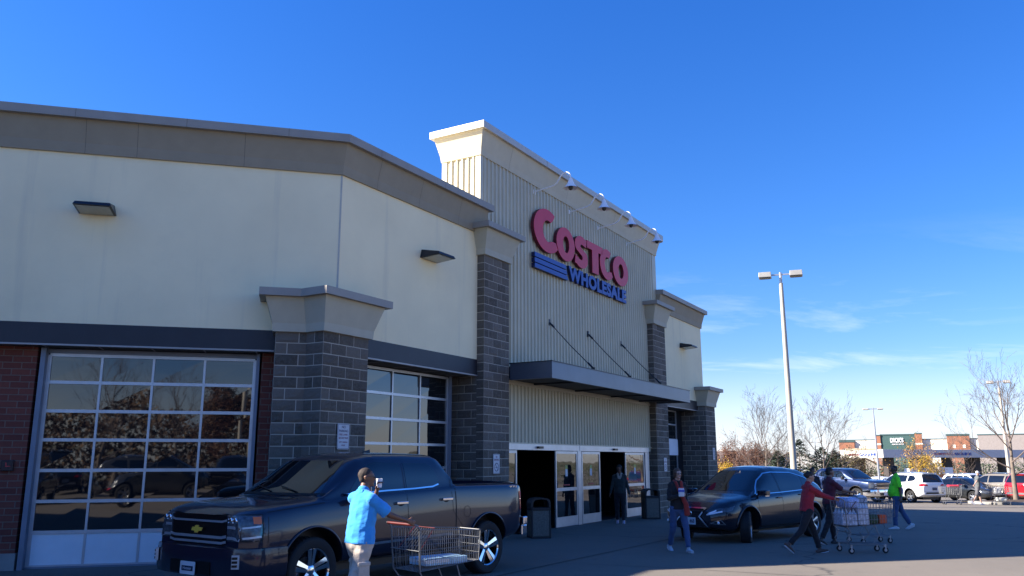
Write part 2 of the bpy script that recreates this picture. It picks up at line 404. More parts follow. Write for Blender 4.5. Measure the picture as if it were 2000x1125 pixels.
# lower walls
lw = MB(); GB = -16.36
lw.box(QA - .0, -4.42, -16.20, -16.6, 0.0, Z_BB + .02, WA)
lw2 = MB(); lw2.box(-.62, .25, -16.20, -16.6, .0, Z_BB + .02, WA); lw2.build('brick_wall', M_BRICK, store)
lw.build('brick_wall', M_BRICK, store)
pb = MB(); pb.box(QA, -4.40, -16.17, -16.6, -.02, .275, WA); pb.build('concrete_base', M_CONC, store); pb = MB(); pb.box(-.64, .25, -16.17, -16.6, -.02, .275, WA); pb.build('concrete_base', M_CONC, store)
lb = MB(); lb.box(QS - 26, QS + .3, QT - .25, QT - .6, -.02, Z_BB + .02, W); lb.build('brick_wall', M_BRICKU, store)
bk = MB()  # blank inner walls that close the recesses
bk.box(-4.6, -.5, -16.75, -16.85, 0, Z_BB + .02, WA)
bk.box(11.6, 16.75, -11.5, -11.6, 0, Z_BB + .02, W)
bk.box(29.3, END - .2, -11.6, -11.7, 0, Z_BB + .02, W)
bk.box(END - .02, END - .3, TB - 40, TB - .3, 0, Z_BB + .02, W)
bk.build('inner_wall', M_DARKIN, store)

# overhead glazed doors and windows
def glazed(name, fr, a0, a1, b, zs, cols, kick=True, lastcol=None, label=None):
    "sectional glazed door: rails at heights zs, mullions at cols"
    f = MB(); w = .028
    for i, z in enumerate(zs):
        f.box(a0, a1, b - .02, b + .03, z - w, z + w, fr)
    allc = [a0] + list(cols) + [a1]
    for c in allc:
        ww = .030 if c in (a0, a1) else .020
        f.box(c - ww, c + ww, b - .015, b + .026, zs[0], zs[-1], fr)
    fo = f.build('door_frame' if kick else 'window_frame', M_ALU, store, label=label)
    for i in range(len(zs) - 1):
        for k in range(len(allc) - 1):
            g = MB(); x0, x1, z0, z1 = allc[k] + .02, allc[k + 1] - .02, zs[i] + w, zs[i + 1] - w
            if kick and i == 0: g.box(x0, x1, b - .01, b + .012, z0, z1, fr); g.build('kick_panel', M_ALUP, fo)
            else:
                tl = random.Random(i * 31 + k * 7 + int(a0 * 10)); e = [tl.uniform(-.004, .004) for _ in range(4)]
                g.add([fr(x0, b + e[0], z0), fr(x1, b + e[1], z0), fr(x1, b + e[2], z1), fr(x0, b + e[3], z1), fr(x0, b - .03, z0), fr(x1, b - .03, z0), fr(x1, b - .03, z1), fr(x0, b - .03, z1)],
                      [(0, 1, 2, 3), (7, 6, 5, 4), (0, 4, 5, 1), (1, 5, 6, 2), (2, 6, 7, 3), (3, 7, 4, 0)])
                g.build('pane', M_GLASS, fo)
    return fo
zrows = [.03, .595, 1.112, 1.635, 2.16, 2.663, 3.17, 3.655]
go = glazed('garage_door', WA, -4.25, -.745, GB, zrows, [-3.39, -2.52, -1.635])
fr_ = MB()
fr_.box(-4.36, -4.28, GB - .02, -16.17, 0, 3.76, WA); fr_.box(-.715, -.655, GB - .02, -16.17, 0, 3.76, WA); fr_.box(-4.28, -.715, GB - .02, GB + .05, 3.685, 3.76, WA)
fr_.box(-4.28, -.715, GB - .02, GB + .035, 0, .03, WA)
fr_.build('door_surround', simple('grey_steel_jamb', (.20, .23, .29), .5, .4), store)
zw = [.03, .595, 1.112, 1.635, 2.15, 2.67, 3.205, 3.72]
glazed('window', W, 12.3, 16.31, -11.35, zw, [13.22, 14.235, 15.235])
for q_ in ((16.34, 16.46), (12.0, 12.27)): wf = MB(); wf.box(*q_, -11.40, -11.3, 0, Z_BB, W); wf.build('door_surround', simple('grey_steel_jamb', (.2, .2, .2)), store)
glazed('window', W, 30.6, 32.7, -11.45, [.05, 2.05, 2.62, 3.2, 3.74], [31.66], kick=False)
xp = MB(); xp.box(31.0, 32.66, -11.38, -11.42, 2.0, 2.62, W); xp.build('wall_panel', M_ALUP, store)
for q_ in ((32.73, 33.4), (29.3, 30.57)): wf = MB(); wf.box(*q_, -11.44, -11.5, 0, Z_BB, W); wf.build('dark_infill', M_FRAMEDK, store)
# soffit seams
ss = MB()
for s in (13.22, 14.235, 15.235, 16.2): ss.box(s - .012, s + .012, -11.3, TB - .06, Z_BB - .003, Z_BB + .004, W)
for a in (-4.28, -3.39, -2.52, -1.635, -.72): ss.box(a - .012, a + .012, GB + .05, TA - .06, Z_BB - .003, Z_BB + .004, WA)
ss.build('soffit_seam', M_BANDTRIM, store)

# split-face block piers -------------------------------------------------
def block_face(mb, P0, D, nrm, L, z0, z1, rnd, shift, top=None, amp=.014):
    "one face of coursed blocks: P0 left foot, D along, nrm outwards"
    ch = .2032; amp = amp * .8; n = int(round((z1 - z0) / ch)); cz = (z1 - z0) / n
    for r in range(n):
        offs = (0.0 if (r + shift) % 2 else .203); xs = [0.0]; x = offs if offs > 0 else .406
        while x < L - .06: xs.append(x); x += .406
        xs.append(L)
        for a, b in zip(xs, xs[1:]):
            g = .0085; aa, bb = (a + g if a > 0 else a), (b - g if b < L else b)
            zz0, zz1 = z0 + r * cz + g, z0 + (r + 1) * cz - g
            nx, nzv = max(2, int((bb - aa) / .07)), 4
            k = len(mb.v); base = rnd.uniform(.006, .018)
            for j in range(nzv + 1):
                for i in range(nx + 1):
                    e = (i in (0, nx)) or (j in (0, nzv))
                    px = aa + (bb - aa) * i / nx; pz = zz0 + (zz1 - zz0) * j / nzv
                    edge_corner = (a == 0 and i == 0) or (b == L and i == nx)
                    o = (max(.0085, base * .6) if e else max(.009, base + rnd.uniform(-.3, 1) * amp))
                    if edge_corner: o = .0085
                    mb.v.append(P0 + D * px + nrm * o + ZV * pz)
            for j in range(nzv):
                for i in range(nx):
                    q = k + j * (nx + 1) + i; mb.f.append((q, q + 1, q + nx + 2, q + nx + 1))
            # rim back into the mortar
            ring = [k + i for i in range(nx + 1)] + [k + j * (nx + 1) + nx for j in range(1, nzv + 1)] + [k + nzv * (nx + 1) + i for i in range(nx - 1, -1, -1)] + [k + j * (nx + 1) for j in range(nzv - 1, 0, -1)]
            kb = len(mb.v)
            for q in ring: p = mb.v[q]; dd = (p - P0).dot(nrm); mb.v.append(p - nrm * (dd + .006))
            m = len(ring)
            for i in range(m): mb.f.append((ring[i], kb + i, kb + (i + 1) % m, ring[(i + 1) % m]))
def pier(faces, z1, core, name='block_pier', z0=0.0, seed=1):
    rnd = random.Random(seed); mb = MB()
    for i, (p0, p1, fr) in enumerate(faces):
        A, B = fr(*p0), fr(*p1); D = (B - A); L = D.length; D.normalize(); nrm = Vector((D.y, -D.x, 0))
        block_face(mb, A, D, nrm, L, z0, z1, rnd, i % 2)
    o = mb.build(name, M_CMU, store)
    cen = sum(core, Vector()) / len(core); c = MB(); q = []
    n = len(core)
    for i in range(n):      # joints stand 2 mm behind the chipped faces
        a, b, d = core[i - 1], core[i], core[(i + 1) % n]; n1 = Vector(((b - a).y, -(b - a).x, 0)).normalized(); n2 = Vector(((d - b).y, -(d - b).x, 0)).normalized()
        if (b - cen).dot(n1) < 0 and (b - cen).dot(n2) < 0: n1, n2 = -n1, -n2
        q.append(b + (n1 + n2) / (1 + n1.dot(n2)) * .0045 + ZV * z0)
    c.prism(q, (0, 0, z1 - z0)); c.build('mortar', M_MORTAR, o)
    return o
T2 = -10.544
def pier_cap(path, z0, z1, parent, o0=.02, dz=.0):
    H = z1 - z0
    mb = MB(); mb.sweep(path, [(-.12, z0), (.065, z0), (.075, z0 + H * .20), (.22, z1 - .13), (-.12, z1 - .13)]); mb.build('pier_cap', M_PCAP, parent)
    mb = MB(); mb.sweep(path, [(-.12, z1 - .128), (.325, z1 - .14), (.325, z1), (-.12, z1 + .03)]); mb.build('cap_coping', M_CAPM, parent)
    mb = MB(); mb.prism([Vector((x, y, z1 - .1)) for x, y in path], (0, 0, .1)); mb.build('cap_coping', M_CAPM, parent)
def xy(*v): return [(p.x, p.y) for p in v]
# pier at the corner of the chamfered wall
p1s = 11.045
A0 = WA(-.372, -15.452); V1 = W(p1s, -10.808); C1 = W(p1s, -10.395); R1 = W(12.272, -10.395)
pier([((-.372, -15.452), (WA(0, 0).x + V1.dot(UA), -15.452), WA), ((p1s, -10.808), (p1s, -10.395), W), ((p1s, -10.395), (12.272, -10.395), W), ((12.272, -10.395), (12.272, -11.3), W),
      ((-.372, -16.3), (-.372, -15.452), WA)], 4.09,
     [A0, V1, C1, R1, W(12.272, -11.5), WA(-.372, -16.4)], seed=3)
pier_cap(xy(WA(-.372, -15.95), A0, V1, C1, R1, W(12.272, -10.80)), 4.085, 4.84, store)
# pier between the chamfered front and the tower
pier([((16.69, T2 - .20), (16.69, T2), W), ((16.69, T2), (17.856, T2), W), ((17.856, T2), (17.856, -11.2), W)], 6.75, [W(16.69, T2 - .7), W(16.69, T2), W(17.856, T2), W(17.856, T2 - .7)], seed=5)
o = pier([((16.69, -11.5), (16.69, T2 - .2), W)], Z_BB, [W(16.70, -11.5), W(16.70, -10.9), W(17.7, -10.9), W(17.7, -11.5)], seed=6)
pier_cap(xy(W(16.69, -10.9), W(16.69, T2), W(17.856, T2), W(17.856, -10.9)), 6.745, 7.50, store, dz=0)
# pier at the far side of the doors
pier([((28.087, -11.4), (28.087, T2), W), ((28.087, T2), (29.292, T2), W), ((29.292, T2), (29.292, -11.4), W)], 6.65, [W(28.087, -11.4), W(28.087, T2), W(29.292, T2), W(29.292, -11.4)], seed=8)
pier_cap(xy(W(28.087, -10.9), W(28.087, T2), W(29.292, T2), W(29.292, -10.9)), 6.645, 7.44, store, dz=0)
# pier at the far end of the front
pier([((33.40, -11.5), (33.40, -10.40), W), ((33.40, -10.40), (34.62, -10.40), W), ((34.62, -10.40), (34.62, -11.6), W)], 3.98, [W(33.40, -11.5), W(33.40, -10.40), W(34.62, -10.40), W(34.62, -11.5)], seed=11)
pier_cap(xy(W(33.40, -10.9), W(33.40, -10.40), W(34.62, -10.40), W(34.62, -11.6)), 3.975, 4.74, store, dz=0)

# ribbed metal tower --------------------------------------------------------
def ribbed(fr_pt, L, z0, z1, pitch=.19, depth=.036, start=.0):
    "box-ribbed sheet: fr_pt(x, outward, z)"
    mb = MB(); xs = [(0, 0)]; x = start + .03
    while x + pitch < L:
        xs += [(x, 0), (x + .018, depth), (x + .062, depth), (x + .080, 0)]; x += pitch
    xs.append((L, 0)); k = 0
    for x, o in xs: mb.v += [fr_pt(x, o, z0), fr_pt(x, o, z1)]
    for i in range(len(xs) - 1): mb.f.append((2 * i, 2 * i + 2, 2 * i + 3, 2 * i + 1))
    return mb
TL, TR, TD = 16.85, 29.19, 1.13
Z_TB, Z_TT = 9.42, 10.23
ribbed(lambda x, o, z: W(TL + .10 + x, TM + o, z), TR - TL - .45, 4.1, Z_TB + .1).build('ribbed_front', M_RIB, store)
ribbed(lambda x, o, z: W(17.9 + x, TM + o, z), 10.15, 2.24, 3.76).build('ribbed_front', M_RIB, store)
ribbed(lambda x, o, z: W(TL - o, TM - .12 - x, z), TD - .24, 7.0, Z_TB + .1, pitch=.17).build('ribbed_side', M_RIB, store)
tr = MB()
tr.box(TL - .03, TL + .10, TM - .12, TM + .03, 4.1, Z_TB + .1, W); tr.box(TR - .35, TR + .03, TM - .1, TM + .02, 4.1, Z_TB + .1, W)
tr.box(27.75, 28.1, TM - .1, TM + .015, 2.1, 4.0, W)
tr.box(TL - .03, TL + .03, TM - TD - .03, TM - TD + .12, 7.0, Z_TB + .1, W)
tr.box(17.86, 28.09, TM - .05, TM + .05, 3.70, 3.765, W); tr.box(17.86, 28.09, TM - .05, TM + .05, 2.215, 2.25, W)
tr.build('corner_flashing', M_RIB, store)
core = MB(); core.box(TL + .01, TR - .01, TM - TD, TM - .012, 7.3, Z_TB + .3, W); core.box(17.88, 28.2, TM - .5, TM - .012, 3.7, 7.4, W); core.box(17.88, 28.2, TM - .5, TM - .012, 2.24, 3.7, W)
core.build('tower_core', M_RIB, store)
tp = plan_of([(22.9, TM - TD), (TL, TM - TD), (TL, TM), (TR, TM), (TR, TM - TD), (23.1, TM - TD)])
TP = [(.001, Z_TB), (.05, Z_TB), (.07, 9.575), (.19, 10.06), (-.05, 10.06)]
TC = [(.275, 10.05), (.275, Z_TT), (-.05, Z_TT + .02), (-.05, 10.065)]
tpc = plan_of([(TL, TM - TD), (TL, TM), (TR, TM), (TR, TM - TD), (TL, TM - TD), (TL, TM)])
mb = MB(); mb.sweep(tp, TP); mb.build('tower_cornice', M_TCREAM, store)
mb = MB(); mb.sweep(tp, TC); mb.build('tower_coping', M_TCAP, store)
mb = MB(); mb.box(TL + .06, TR - .06, TM - TD + .06, TM - .06, 9.6, Z_TT + .012, W); mb.build('tower_roof', M_TCREAM, store)
jt = MB()
for s in (18.2, 21.6, 25.1): joint(W(s, TM), U, TP[1:4])
for s in (20.0, 24.0, 27.4): joint(W(s, TM), U, TC[0:2])
joint(W(TL, TM - .42), N, TC[0:2])
jt.build('cornice_joint', simple('tower_reveal', (.10, .095, .08), .8), store)  # thin dark strips marking the tower cornice joints
nr = MB()   # return of the right wing's cornice against the tower
# canopy ------------------------------------------------------------------
cn = MB(); c0, c1, cf, cz0, cz1 = 17.875, 28.24, -9.33, 3.765, 4.17
cn.box(c0, c1, cf - .10, cf, cz0, cz1, W); cn.box(c0, c0 + .1, T2 + .03, cf - .1, cz0, cz1, W); cn.box(c1 - .1, c1, T2 + .03, cf - .1, cz0, cz1, W)
cn.box(c0 + .03, 28.06, TM + .05, T2 + .03, cz0, cz1, W) if False else None
cn.build('canopy_fascia', simple('slate_blue_metal', (.105, .125, .165), .36, .55, amt=.1, scale=1.4), store)
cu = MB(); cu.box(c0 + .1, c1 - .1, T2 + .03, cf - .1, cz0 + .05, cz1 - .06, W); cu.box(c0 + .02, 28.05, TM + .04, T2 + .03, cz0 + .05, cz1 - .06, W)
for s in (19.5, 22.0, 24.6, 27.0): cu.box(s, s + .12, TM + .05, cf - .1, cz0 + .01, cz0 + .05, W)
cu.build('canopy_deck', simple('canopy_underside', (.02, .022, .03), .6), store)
ce = MB(); ce.box(c0 - .015, c1 + .015, cf - .03, cf + .015, cz1, cz1 + .022, W); ce.box(c0 - .015, c0 + .03, T2, cf - .03, cz1, cz1 + .022, W); ce.build('canopy_edge', M_FRAMEDK, store)
for s in (20.48, 23.05, 25.61):
    rd = MB(); a, b = W(s, TM + .03, 5.62), W(s, -9.43, 4.24)
    rd.tube([a, a.lerp(b, .5) + Vector((0, 0, -.03)), b], .013, 8); d = (b - a).normalized()
    for q, e in ((a, 1), (b, -1)): rd.tube([q + d * e * .03, q + d * e * .22], .028, 8)
    rd.obox(a - N * .01, N * .02, U * .05, ZV * .09); rd.obox(b - ZV * .02, N * .05, U * .02, ZV * .045)
    rd.build('canopy_rod', M_FRAMEDK, store)

# sliding doors ------------------------------------------------------------
DT = -10.78
hd = MB(); hd.box(17.86, 22.2, DT - .08, DT + .06, 2.065, 2.215, W); hd.box(22.24, 27.75, DT - .08, DT + .06, 2.065, 2.215, W)
hd.box(22.10, 22.34, DT - .08, DT + .05, 0, 2.215, W); hd.box(22.2, 22.24, DT - .1, DT + .03, 0, 2.215, W); hd.box(27.4, 27.76, DT - .08, DT + .05, 0, 2.06, W); hd.box(17.86, 18.0, DT - .08, DT + .05, 0, 2.06, W)
hdr = hd.build('door_header', M_ALU, store)
for s in (19.75, 24.75): sn = MB(); sn.obox(W(s, DT + .09, 2.135), U * .13, N * .035, ZV * .03); sn.build('motion_sensor', M_BLACK, hdr)
m_decal = [simple('decal_yellow', (.55, .5, .12), .6), simple('decal_red', (.5, .05, .05), .6), M_SIGNW]
def leaf(s0, s1, t, sticker=True):
    z0, z1 = .01, 2.05; f = MB(); w = .055
    f.box(s0, s0 + w, t, t + .045, z0, z1, W); f.box(s1 - w, s1, t, t + .045, z0, z1, W)
    f.box(s0 + w, s1 - w, t, t + .045, z1 - .07, z1, W); f.box(s0 + w, s1 - w, t, t + .045, .965, 1.055, W); f.box(s0 + w, s1 - w, t, t + .045, z0, .27, W)
    o = f.build('sliding_door', M_ALU, store)
    for a, b in ((.27, .965), (1.055, z1 - .07)):
        g = MB(); g.box(s0 + w, s1 - w, t + .014, t + .028, a, b, W); g.build('glass', M_DOORGLASS, o)
    if sticker:
        c = (s0 + s1) / 2; g = MB(); g.box(c - .07, c + .07, t + .029, t + .032, 1.36, 1.56, W); g.build('sticker', M_SIGNW, o)
        g = MB(); g.box(c - .07, c + .07, t + .029, t + .032, 1.562, 1.66, W); g.build('sticker', m_decal[0], o, label='yellow sticker')
        g = MB(); g.box(c - .2, c + .2, t + .029, t + .032, 1.11, 1.14, W); g.build('sticker', m_decal[1], o, label='thin red caution strip')
M_DOORGLASS = m_glass('door_glass', ior=1.9, wave=.12, scale=1.5)
leaf(17.95, 18.62, DT - .02, False); leaf(20.72, 22.08, DT + .0); leaf(22.38, 23.66, DT + .0); leaf(25.7, 27.35, DT - .02)
leaf(19.6, 20.6, DT - 2.6, False)
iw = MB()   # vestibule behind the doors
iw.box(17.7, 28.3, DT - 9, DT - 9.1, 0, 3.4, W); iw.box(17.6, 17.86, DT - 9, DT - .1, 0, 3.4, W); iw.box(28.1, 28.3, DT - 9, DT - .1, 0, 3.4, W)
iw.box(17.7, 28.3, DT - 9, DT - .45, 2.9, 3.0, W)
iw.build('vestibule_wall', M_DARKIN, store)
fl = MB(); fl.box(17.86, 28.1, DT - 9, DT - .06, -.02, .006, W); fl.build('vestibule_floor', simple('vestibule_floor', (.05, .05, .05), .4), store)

# sign ----------------------------------------------------------------------
def text_mb(body, font_bold=0.0, extr=.05, size=1.0, space=1.0):
    cu = bpy.data.curves.new('lettering', 'FONT'); cu.body = body; cu.size = size; cu.extrude = extr; cu.offset = font_bold; cu.space_character = space
    cu.resolution_u = 6
    o = bpy.data.objects.new('lettering', cu); COL.objects.link(o); dg = bpy.context.evaluated_depsgraph_get(); dg.update()
    me = bpy.data.meshes.new_from_object(o.evaluated_get(dg)); v = [p.co.copy() for p in me.vertices]; f = [tuple(p.vertices) for p in me.polygons]
    bpy.data.objects.remove(o); bpy.data.curves.remove(cu); bpy.data.meshes.remove(me); return v, f
def place_text(mb, body, x0, x1, z0, z1, fn, depth, bold=0.0, space=1.0, shear=0.0):
    "lettering fitted to the box x0..x1, z0..z1; fn(x, z, d) -> point"
    v, f = text_mb(body, bold, .5, 1.0, space)
    ax, bx = min(p.x for p in v), max(p.x for p in v); ay, by = min(p.y for p in v), max(p.y for p in v); zz = [p.z for p in v]; az, bz = min(zz), max(zz)
    out = []
    for p in v:
        zf = (p.y - ay) / (by - ay); x = x0 + (x1 - x0) * (p.x - ax) / (bx - ax) + shear * (z1 - z0) * zf
        out.append(fn(x, z0 + (z1 - z0) * zf, depth * (p.z - az) / (bz - az)))
    mb.add(out, f); return mb
sg = empty('store_sign', W(22.6, TM, 7.9), 'large red COSTCO lettering over blue WHOLESALE lettering and stripes on the tower', 'store sign')
SF = TM + .05
def two_tone(name, mb_fn, mface, mside, parent, depth=.10, label=None):
    "letters: dark returns with a coloured face plate in front"
    a = MB(); mb_fn(a, 0.0, depth); a.build(name, mside, parent, label=label)
    b = MB(); mb_fn(b, depth + .001, .012); return b.build(name + '_face', mface, parent)
m_red = simple('red_letter_face', (.62, .020, .060), .45, amt=.05); m_redd = simple('dark_red_returns', (.10, .004, .018), .5)
m_blue = simple('blue_letter_face', (.008, .060, .33), .45, amt=.05); m_blued = simple('dark_blue_returns', (.004, .012, .07), .5)
def ell_letter(kind, x0, x1, z0, z1):
    "outlines of the heavy italic-free letters of the sign, as polygons in 0..1"
    w, h_ = x1 - x0, z1 - z0
    def E(cx, cy, rx, ry, a0, a1, n=26): return [(cx + rx * math.cos(rad(a0 + (a1 - a0) * i / n)), cy + ry * math.sin(rad(a0 + (a1 - a0) * i / n))) for i in range(n + 1)]
    if kind == 'O': rings = [E(.5, .5, .5, .5, 0, 360)[:-1], E(.52, .5, .17, .25, 0, 360)[:-1]]
    elif kind == 'C': rings = [E(.5, .5, .5, .5, 58, 318) + [(.80, .30)] + E(.52, .5, .20, .25, 305, 62) + [(.70, .80)]]
    elif kind == 'S':
        rings = [[(.86, .70), (.90, .93)] + E(.52, .70, .46, .30, 62, 200, 14) + [(.18, .52), (.58, .38), (.60, .30), (.52, .245), (.36, .26), (.10, .36), (.04, .10)] + E(.50, .30, .48, .30, 225, 375, 14) + [(.90, .50), (.52, .62), (.44, .68), (.50, .745), (.64, .74)]]
    elif kind == 'T': rings = [[(0, .98), (0, .74), (.31, .74), (.31, .0), (.71, .0), (.71, .74), (1, .74), (1, .98)]]
    return [[(x0 + w * x, z0 + h_ * y) for x, y in r] for r in rings]
def fill_rings(mb, rings, fn, d0, dd):
    cu = None; pts = []; edges = []
    for r in rings:
        k = len(pts); pts += [Vector(p) for p in r]; edges += [(k + i, k + (i + 1) % len(r)) for i in range(len(r))]
    vs, es, fs, *_ = delaunay_2d_cdt(pts, edges, [], 4 if len(rings) > 1 else 2, 1e-6)
    if len(rings) > 1:   # drop faces inside the counter
        def inside(p, r):
            c = False
            for i in range(len(r)):
                (x1, y1), (x2, y2) = r[i], r[i - 1]
                if (y1 > p[1]) != (y2 > p[1]) and p[0] < (x2 - x1) * (p[1] - y1) / (y2 - y1) + x1: c = not c
            return c
        vs, es, fs, *_ = delaunay_2d_cdt(pts, edges, [], 0, 1e-6)
        fs = [f for f in fs if inside([sum(vs[i][k] for i in f) / len(f) for k in (0, 1)], rings[0]) and not inside([sum(vs[i][k] for i in f) / len(f) for k in (0, 1)], rings[1])]
    a = [fn(v[0], v[1], d0 + dd) for v in vs]; b = [fn(v[0], v[1], d0) for v in vs]; n = len(a)
    F = [tuple(f) for f in fs] + [tuple(n + i for i in f[::-1]) for f in fs]; mb.add(a + b, F)
    for r in rings:
        m = len(r); mb.add([fn(x, y, d0) for x, y in r] + [fn(x, y, d0 + dd) for x, y in r], [(i, (i + 1) % m, m + (i + 1) % m, m + i) for i in range(m)])
SFN = lambda x, z, d: W(x, SF + d, z)
def costco(mb, d0, dd):
    for k, x0, x1, z0, z1 in (('C', 19.38, 21.02, 7.57, 8.84), ('O', 20.74, 21.94, 7.56, 8.58), ('S', 21.90, 22.88, 7.56, 8.57), ('T', 22.82, 24.00, 7.58, 8.57), ('C', 23.78, 24.92, 7.56, 8.58), ('O', 24.82, 26.12, 7.56, 8.58)):
        fill_rings(mb, ell_letter(k, x0, x1, z0, z1), SFN, d0, dd)
two_tone('red_lettering', costco, m_red, m_redd, sg)
def wholesale(mb, d0, dd):
    place_text(mb, 'WHOLESALE', 21.56, 25.94, 7.03, 7.48, lambda x, z, d: SFN(x, z, d0 + d), dd, bold=.05, space=1.10)
two_tone('blue_lettering', wholesale, m_blue, m_blued, sg, .08)
def stripes(mb, d0, dd):
    for k in range(3):
        z = 7.00 + k * .155; mb.prism([SFN(19.42, z, d0), SFN(21.46 - .05 * k, z, d0), SFN(21.42 - .05 * k, z + .125, d0), SFN(19.42, z + .125, d0)], N * dd)
two_tone('blue_stripes', stripes, m_blue, m_blued, sg, .10)

# gooseneck lamps -------------------------------------------------------------
M_ENAMEL = simple('white_enamel', (.90, .90, .90), .35, amt=.03)
def gooseneck(s, label):
    e = empty('gooseneck_lamp', W(s, TM, 9.25), label, 'wall lamp', 'gooseneck lamps over the sign')
    a = MB(); P = lambda o, z: W(s, TM + o, z)
    a.tube([P(0, 9.25), P(.62, 9.33), P(.74, 9.40), P(.86, 9.58), P(.93, 9.64), P(1.02, 9.66), P(1.10, 9.63), P(1.15, 9.56), P(1.16, 9.46)], .021, 8)
    a.obox(P(.01, 9.25), N * .012, U * .06, ZV * .06)
    a.build('arm', M_ENAMEL, e, smooth=40)
    b = MB(); b.lathe([(.03, .30), (.055, .26), (.065, .20), (.085, .17), (.10, .12), (.185, .02), (.205, 0), (.195, .0), (.17, .02), (.08, .13), (.02, .2)], P(1.16, 9.17), 24); b.build('lamp_shade', M_ENAMEL, e, smooth=40)
    c = MB(); c.ball(P(1.16, 9.18), .07, 12, 8); c.build('bulb', simple('lamp_glass', (.05, .055, .06), .15), e, smooth=True)
for s, lb in ((19.69, 'white gooseneck lamp above the first C of the sign, nearest the tower corner'), (21.94, 'white gooseneck lamp above the letters S and T of the sign'),
              (24.04, 'white gooseneck lamp above the second C of the sign'), (26.37, 'white gooseneck lamp past the last letter, by the far tower edge')): gooseneck(s, lb)

# wall pack lights ------------------------------------------------------------
def wallpack(fr, a0, a1, b, z, label):
    e = empty('wall_light', fr((a0 + a1) / 2, b, z), label, 'wall light', 'dark downlights on the cream walls')
    o1 = .52; m = MB()
    P = [fr(a0, b, z), fr(a1, b, z), fr(a1, b + o1, z + .04), fr(a0, b + o1, z + .04), fr(a0 + .05, b, z + .20), fr(a1 - .05, b, z + .20), fr(a1 - .03, b + o1 - .03, z + .10), fr(a0 + .03, b + o1 - .03, z + .10)]
    m.add(P, [(0, 1, 2, 3), (4, 7, 6, 5), (0, 4, 5, 1), (1, 5, 6, 2), (2, 6, 7, 3), (3, 7, 4, 0)]); m.build('housing', simple('wall_light_housing', (.018, .022, .032), .35, .3), e, bevel=.008)
    g = MB(); q = [fr(a0 + .04, b + .05, z - .002), fr(a1 - .04, b + .05, z - .002), fr(a1 - .04, b + o1 - .05, z + .030), fr(a0 + .04, b + o1 - .05, z + .030)]
    g.prism(q, (0, 0, -.006)); g.build('lens', simple('milky_lens', (.42, .41, .34), .25), e)
wallpack(WA, -3.93, -3.30, TA, 6.17, 'dark downlight high on the cream wall over the glazed overhead door')
wallpack(W, 14.33, 14.98, TB, 6.19, 'dark downlight on the cream wall just left of the tower')
wallpack(W, 31.5, 32.2, TB, 6.17, 'dark downlight on the cream wall at the far end past the tower')

# signs on the piers -----------------------------------------------------------
def rounded(w, h_, r, n=5):
    out = []
    for cx, cy, a in ((w / 2 - r, h_ / 2 - r, 0), (-w / 2 + r, h_ / 2 - r, 90), (-w / 2 + r, -h_ / 2 + r, 180), (w / 2 - r, -h_ / 2 + r, 270)):
        out += [(cx + r * math.cos(rad(a + 90 * i / n)), cy + r * math.sin(rad(a + 90 * i / n))) for i in range(n + 1)]
    return out
m_ink = simple('dark_sign_ink', (.06, .04, .09), .6, amt=0); m_inkr = simple('maroon_sign_ink', (.22, .03, .07), .6, amt=0)
def pier_sign(s, t, z, w, h_, kind, label, cat='sign'):
    e = empty('wall_sign', W(s, t, z), label, cat)
    fn = lambda x, y, d: W(s + x, t + d, z + y)
    m = MB(); fill_rings(m, [rounded(w, h_, .03)], fn, 0, .006); m.build('plate', M_SIGNW, e)
    b = MB(); r1, r2 = rounded(w - .02, h_ - .02, .028), rounded(w - .034, h_ - .034, .022); n = len(r1)
    b.add([fn(x, y, .0075) for x, y in r1] + [fn(x, y, .0075) for x, y in r2], [(i, (i + 1) % n, n + (i + 1) % n, n + i) for i in range(n)]); b.build('border', m_ink, e)
    k = MB(); kr = MB()
    T = lambda mb, s_, x0, x1, y0, y1: place_text(mb, s_, x0, x1, y0, y1, lambda x, y, d: fn(x, y, .007 + d), .001, bold=.01)
    if kind == 'parking':
        T(k, 'NO', -.05, .05, .145, .19); T(k, 'PARKING', -.12, .12, .075, .12); T(kr, 'FIRE LANE', -.11, .11, .015, .05); T(kr, '$50.00 FINE', -.12, .12, -.05, -.012)
        T(kr, 'DEPT. PARKING', -.11, .11, -.115, -.09); T(kr, 'AREAS', -.05, .05, -.17, -.145)
    elif kind == 'smoke':
        T(kr, 'NO', -.035, .035, .14, .18); T(kr, 'SMOKING', -.11, .11, .07, .115)
        c = (0, -.08); r1 = [(c[0] + .10 * math.cos(a * .2618), c[1] + .10 * math.sin(a * .2618)) for a in range(24)]; r2 = [(c[0] + .082 * math.cos(a * .2618), c[1] + .082 * math.sin(a * .2618)) for a in range(24)]
        k.add([fn(x, y, .0078) for x, y in r1] + [fn(x, y, .0078) for x, y in r2], [(i, (i + 1) % 24, 24 + (i + 1) % 24, 24 + i) for i in range(24)])
        k.add([fn(x, y, .0078) for x, y in ((-.065, -.01), (-.05, -.003), (.065, -.15), (.05, -.157))], [(0, 1, 2, 3)])
        k.add([fn(x, y, .0074) for x, y in ((-.05, -.09), (.05, -.09), (.05, -.075), (-.05, -.075))], [(0, 1, 2, 3)])
    else:
        for y in (.15, .09, .03, -.03, -.09, -.15): T(k, 'PARKING' if y > 0 else 'FIRE LANE', -.08, .08, y, y + .03)
    if k.v: k.build('lettering', m_ink, e)
    if kr.v: kr.build('lettering', m_inkr, e)
pier_sign(11.63, -10.36, 2.225, .32, .46, 'parking', 'white NO PARKING fire lane sign on the nearest block pier', 'sign')
pier_sign(17.22, T2 + .03, 1.72, .30, .46, 'smoke', 'white NO SMOKING sign on the block pier behind the pickup bed')
pier_sign(28.77, T2 + .03, 1.65, .30, .48, 'smoke', 'white NO SMOKING sign on the pier beyond the sliding doors')
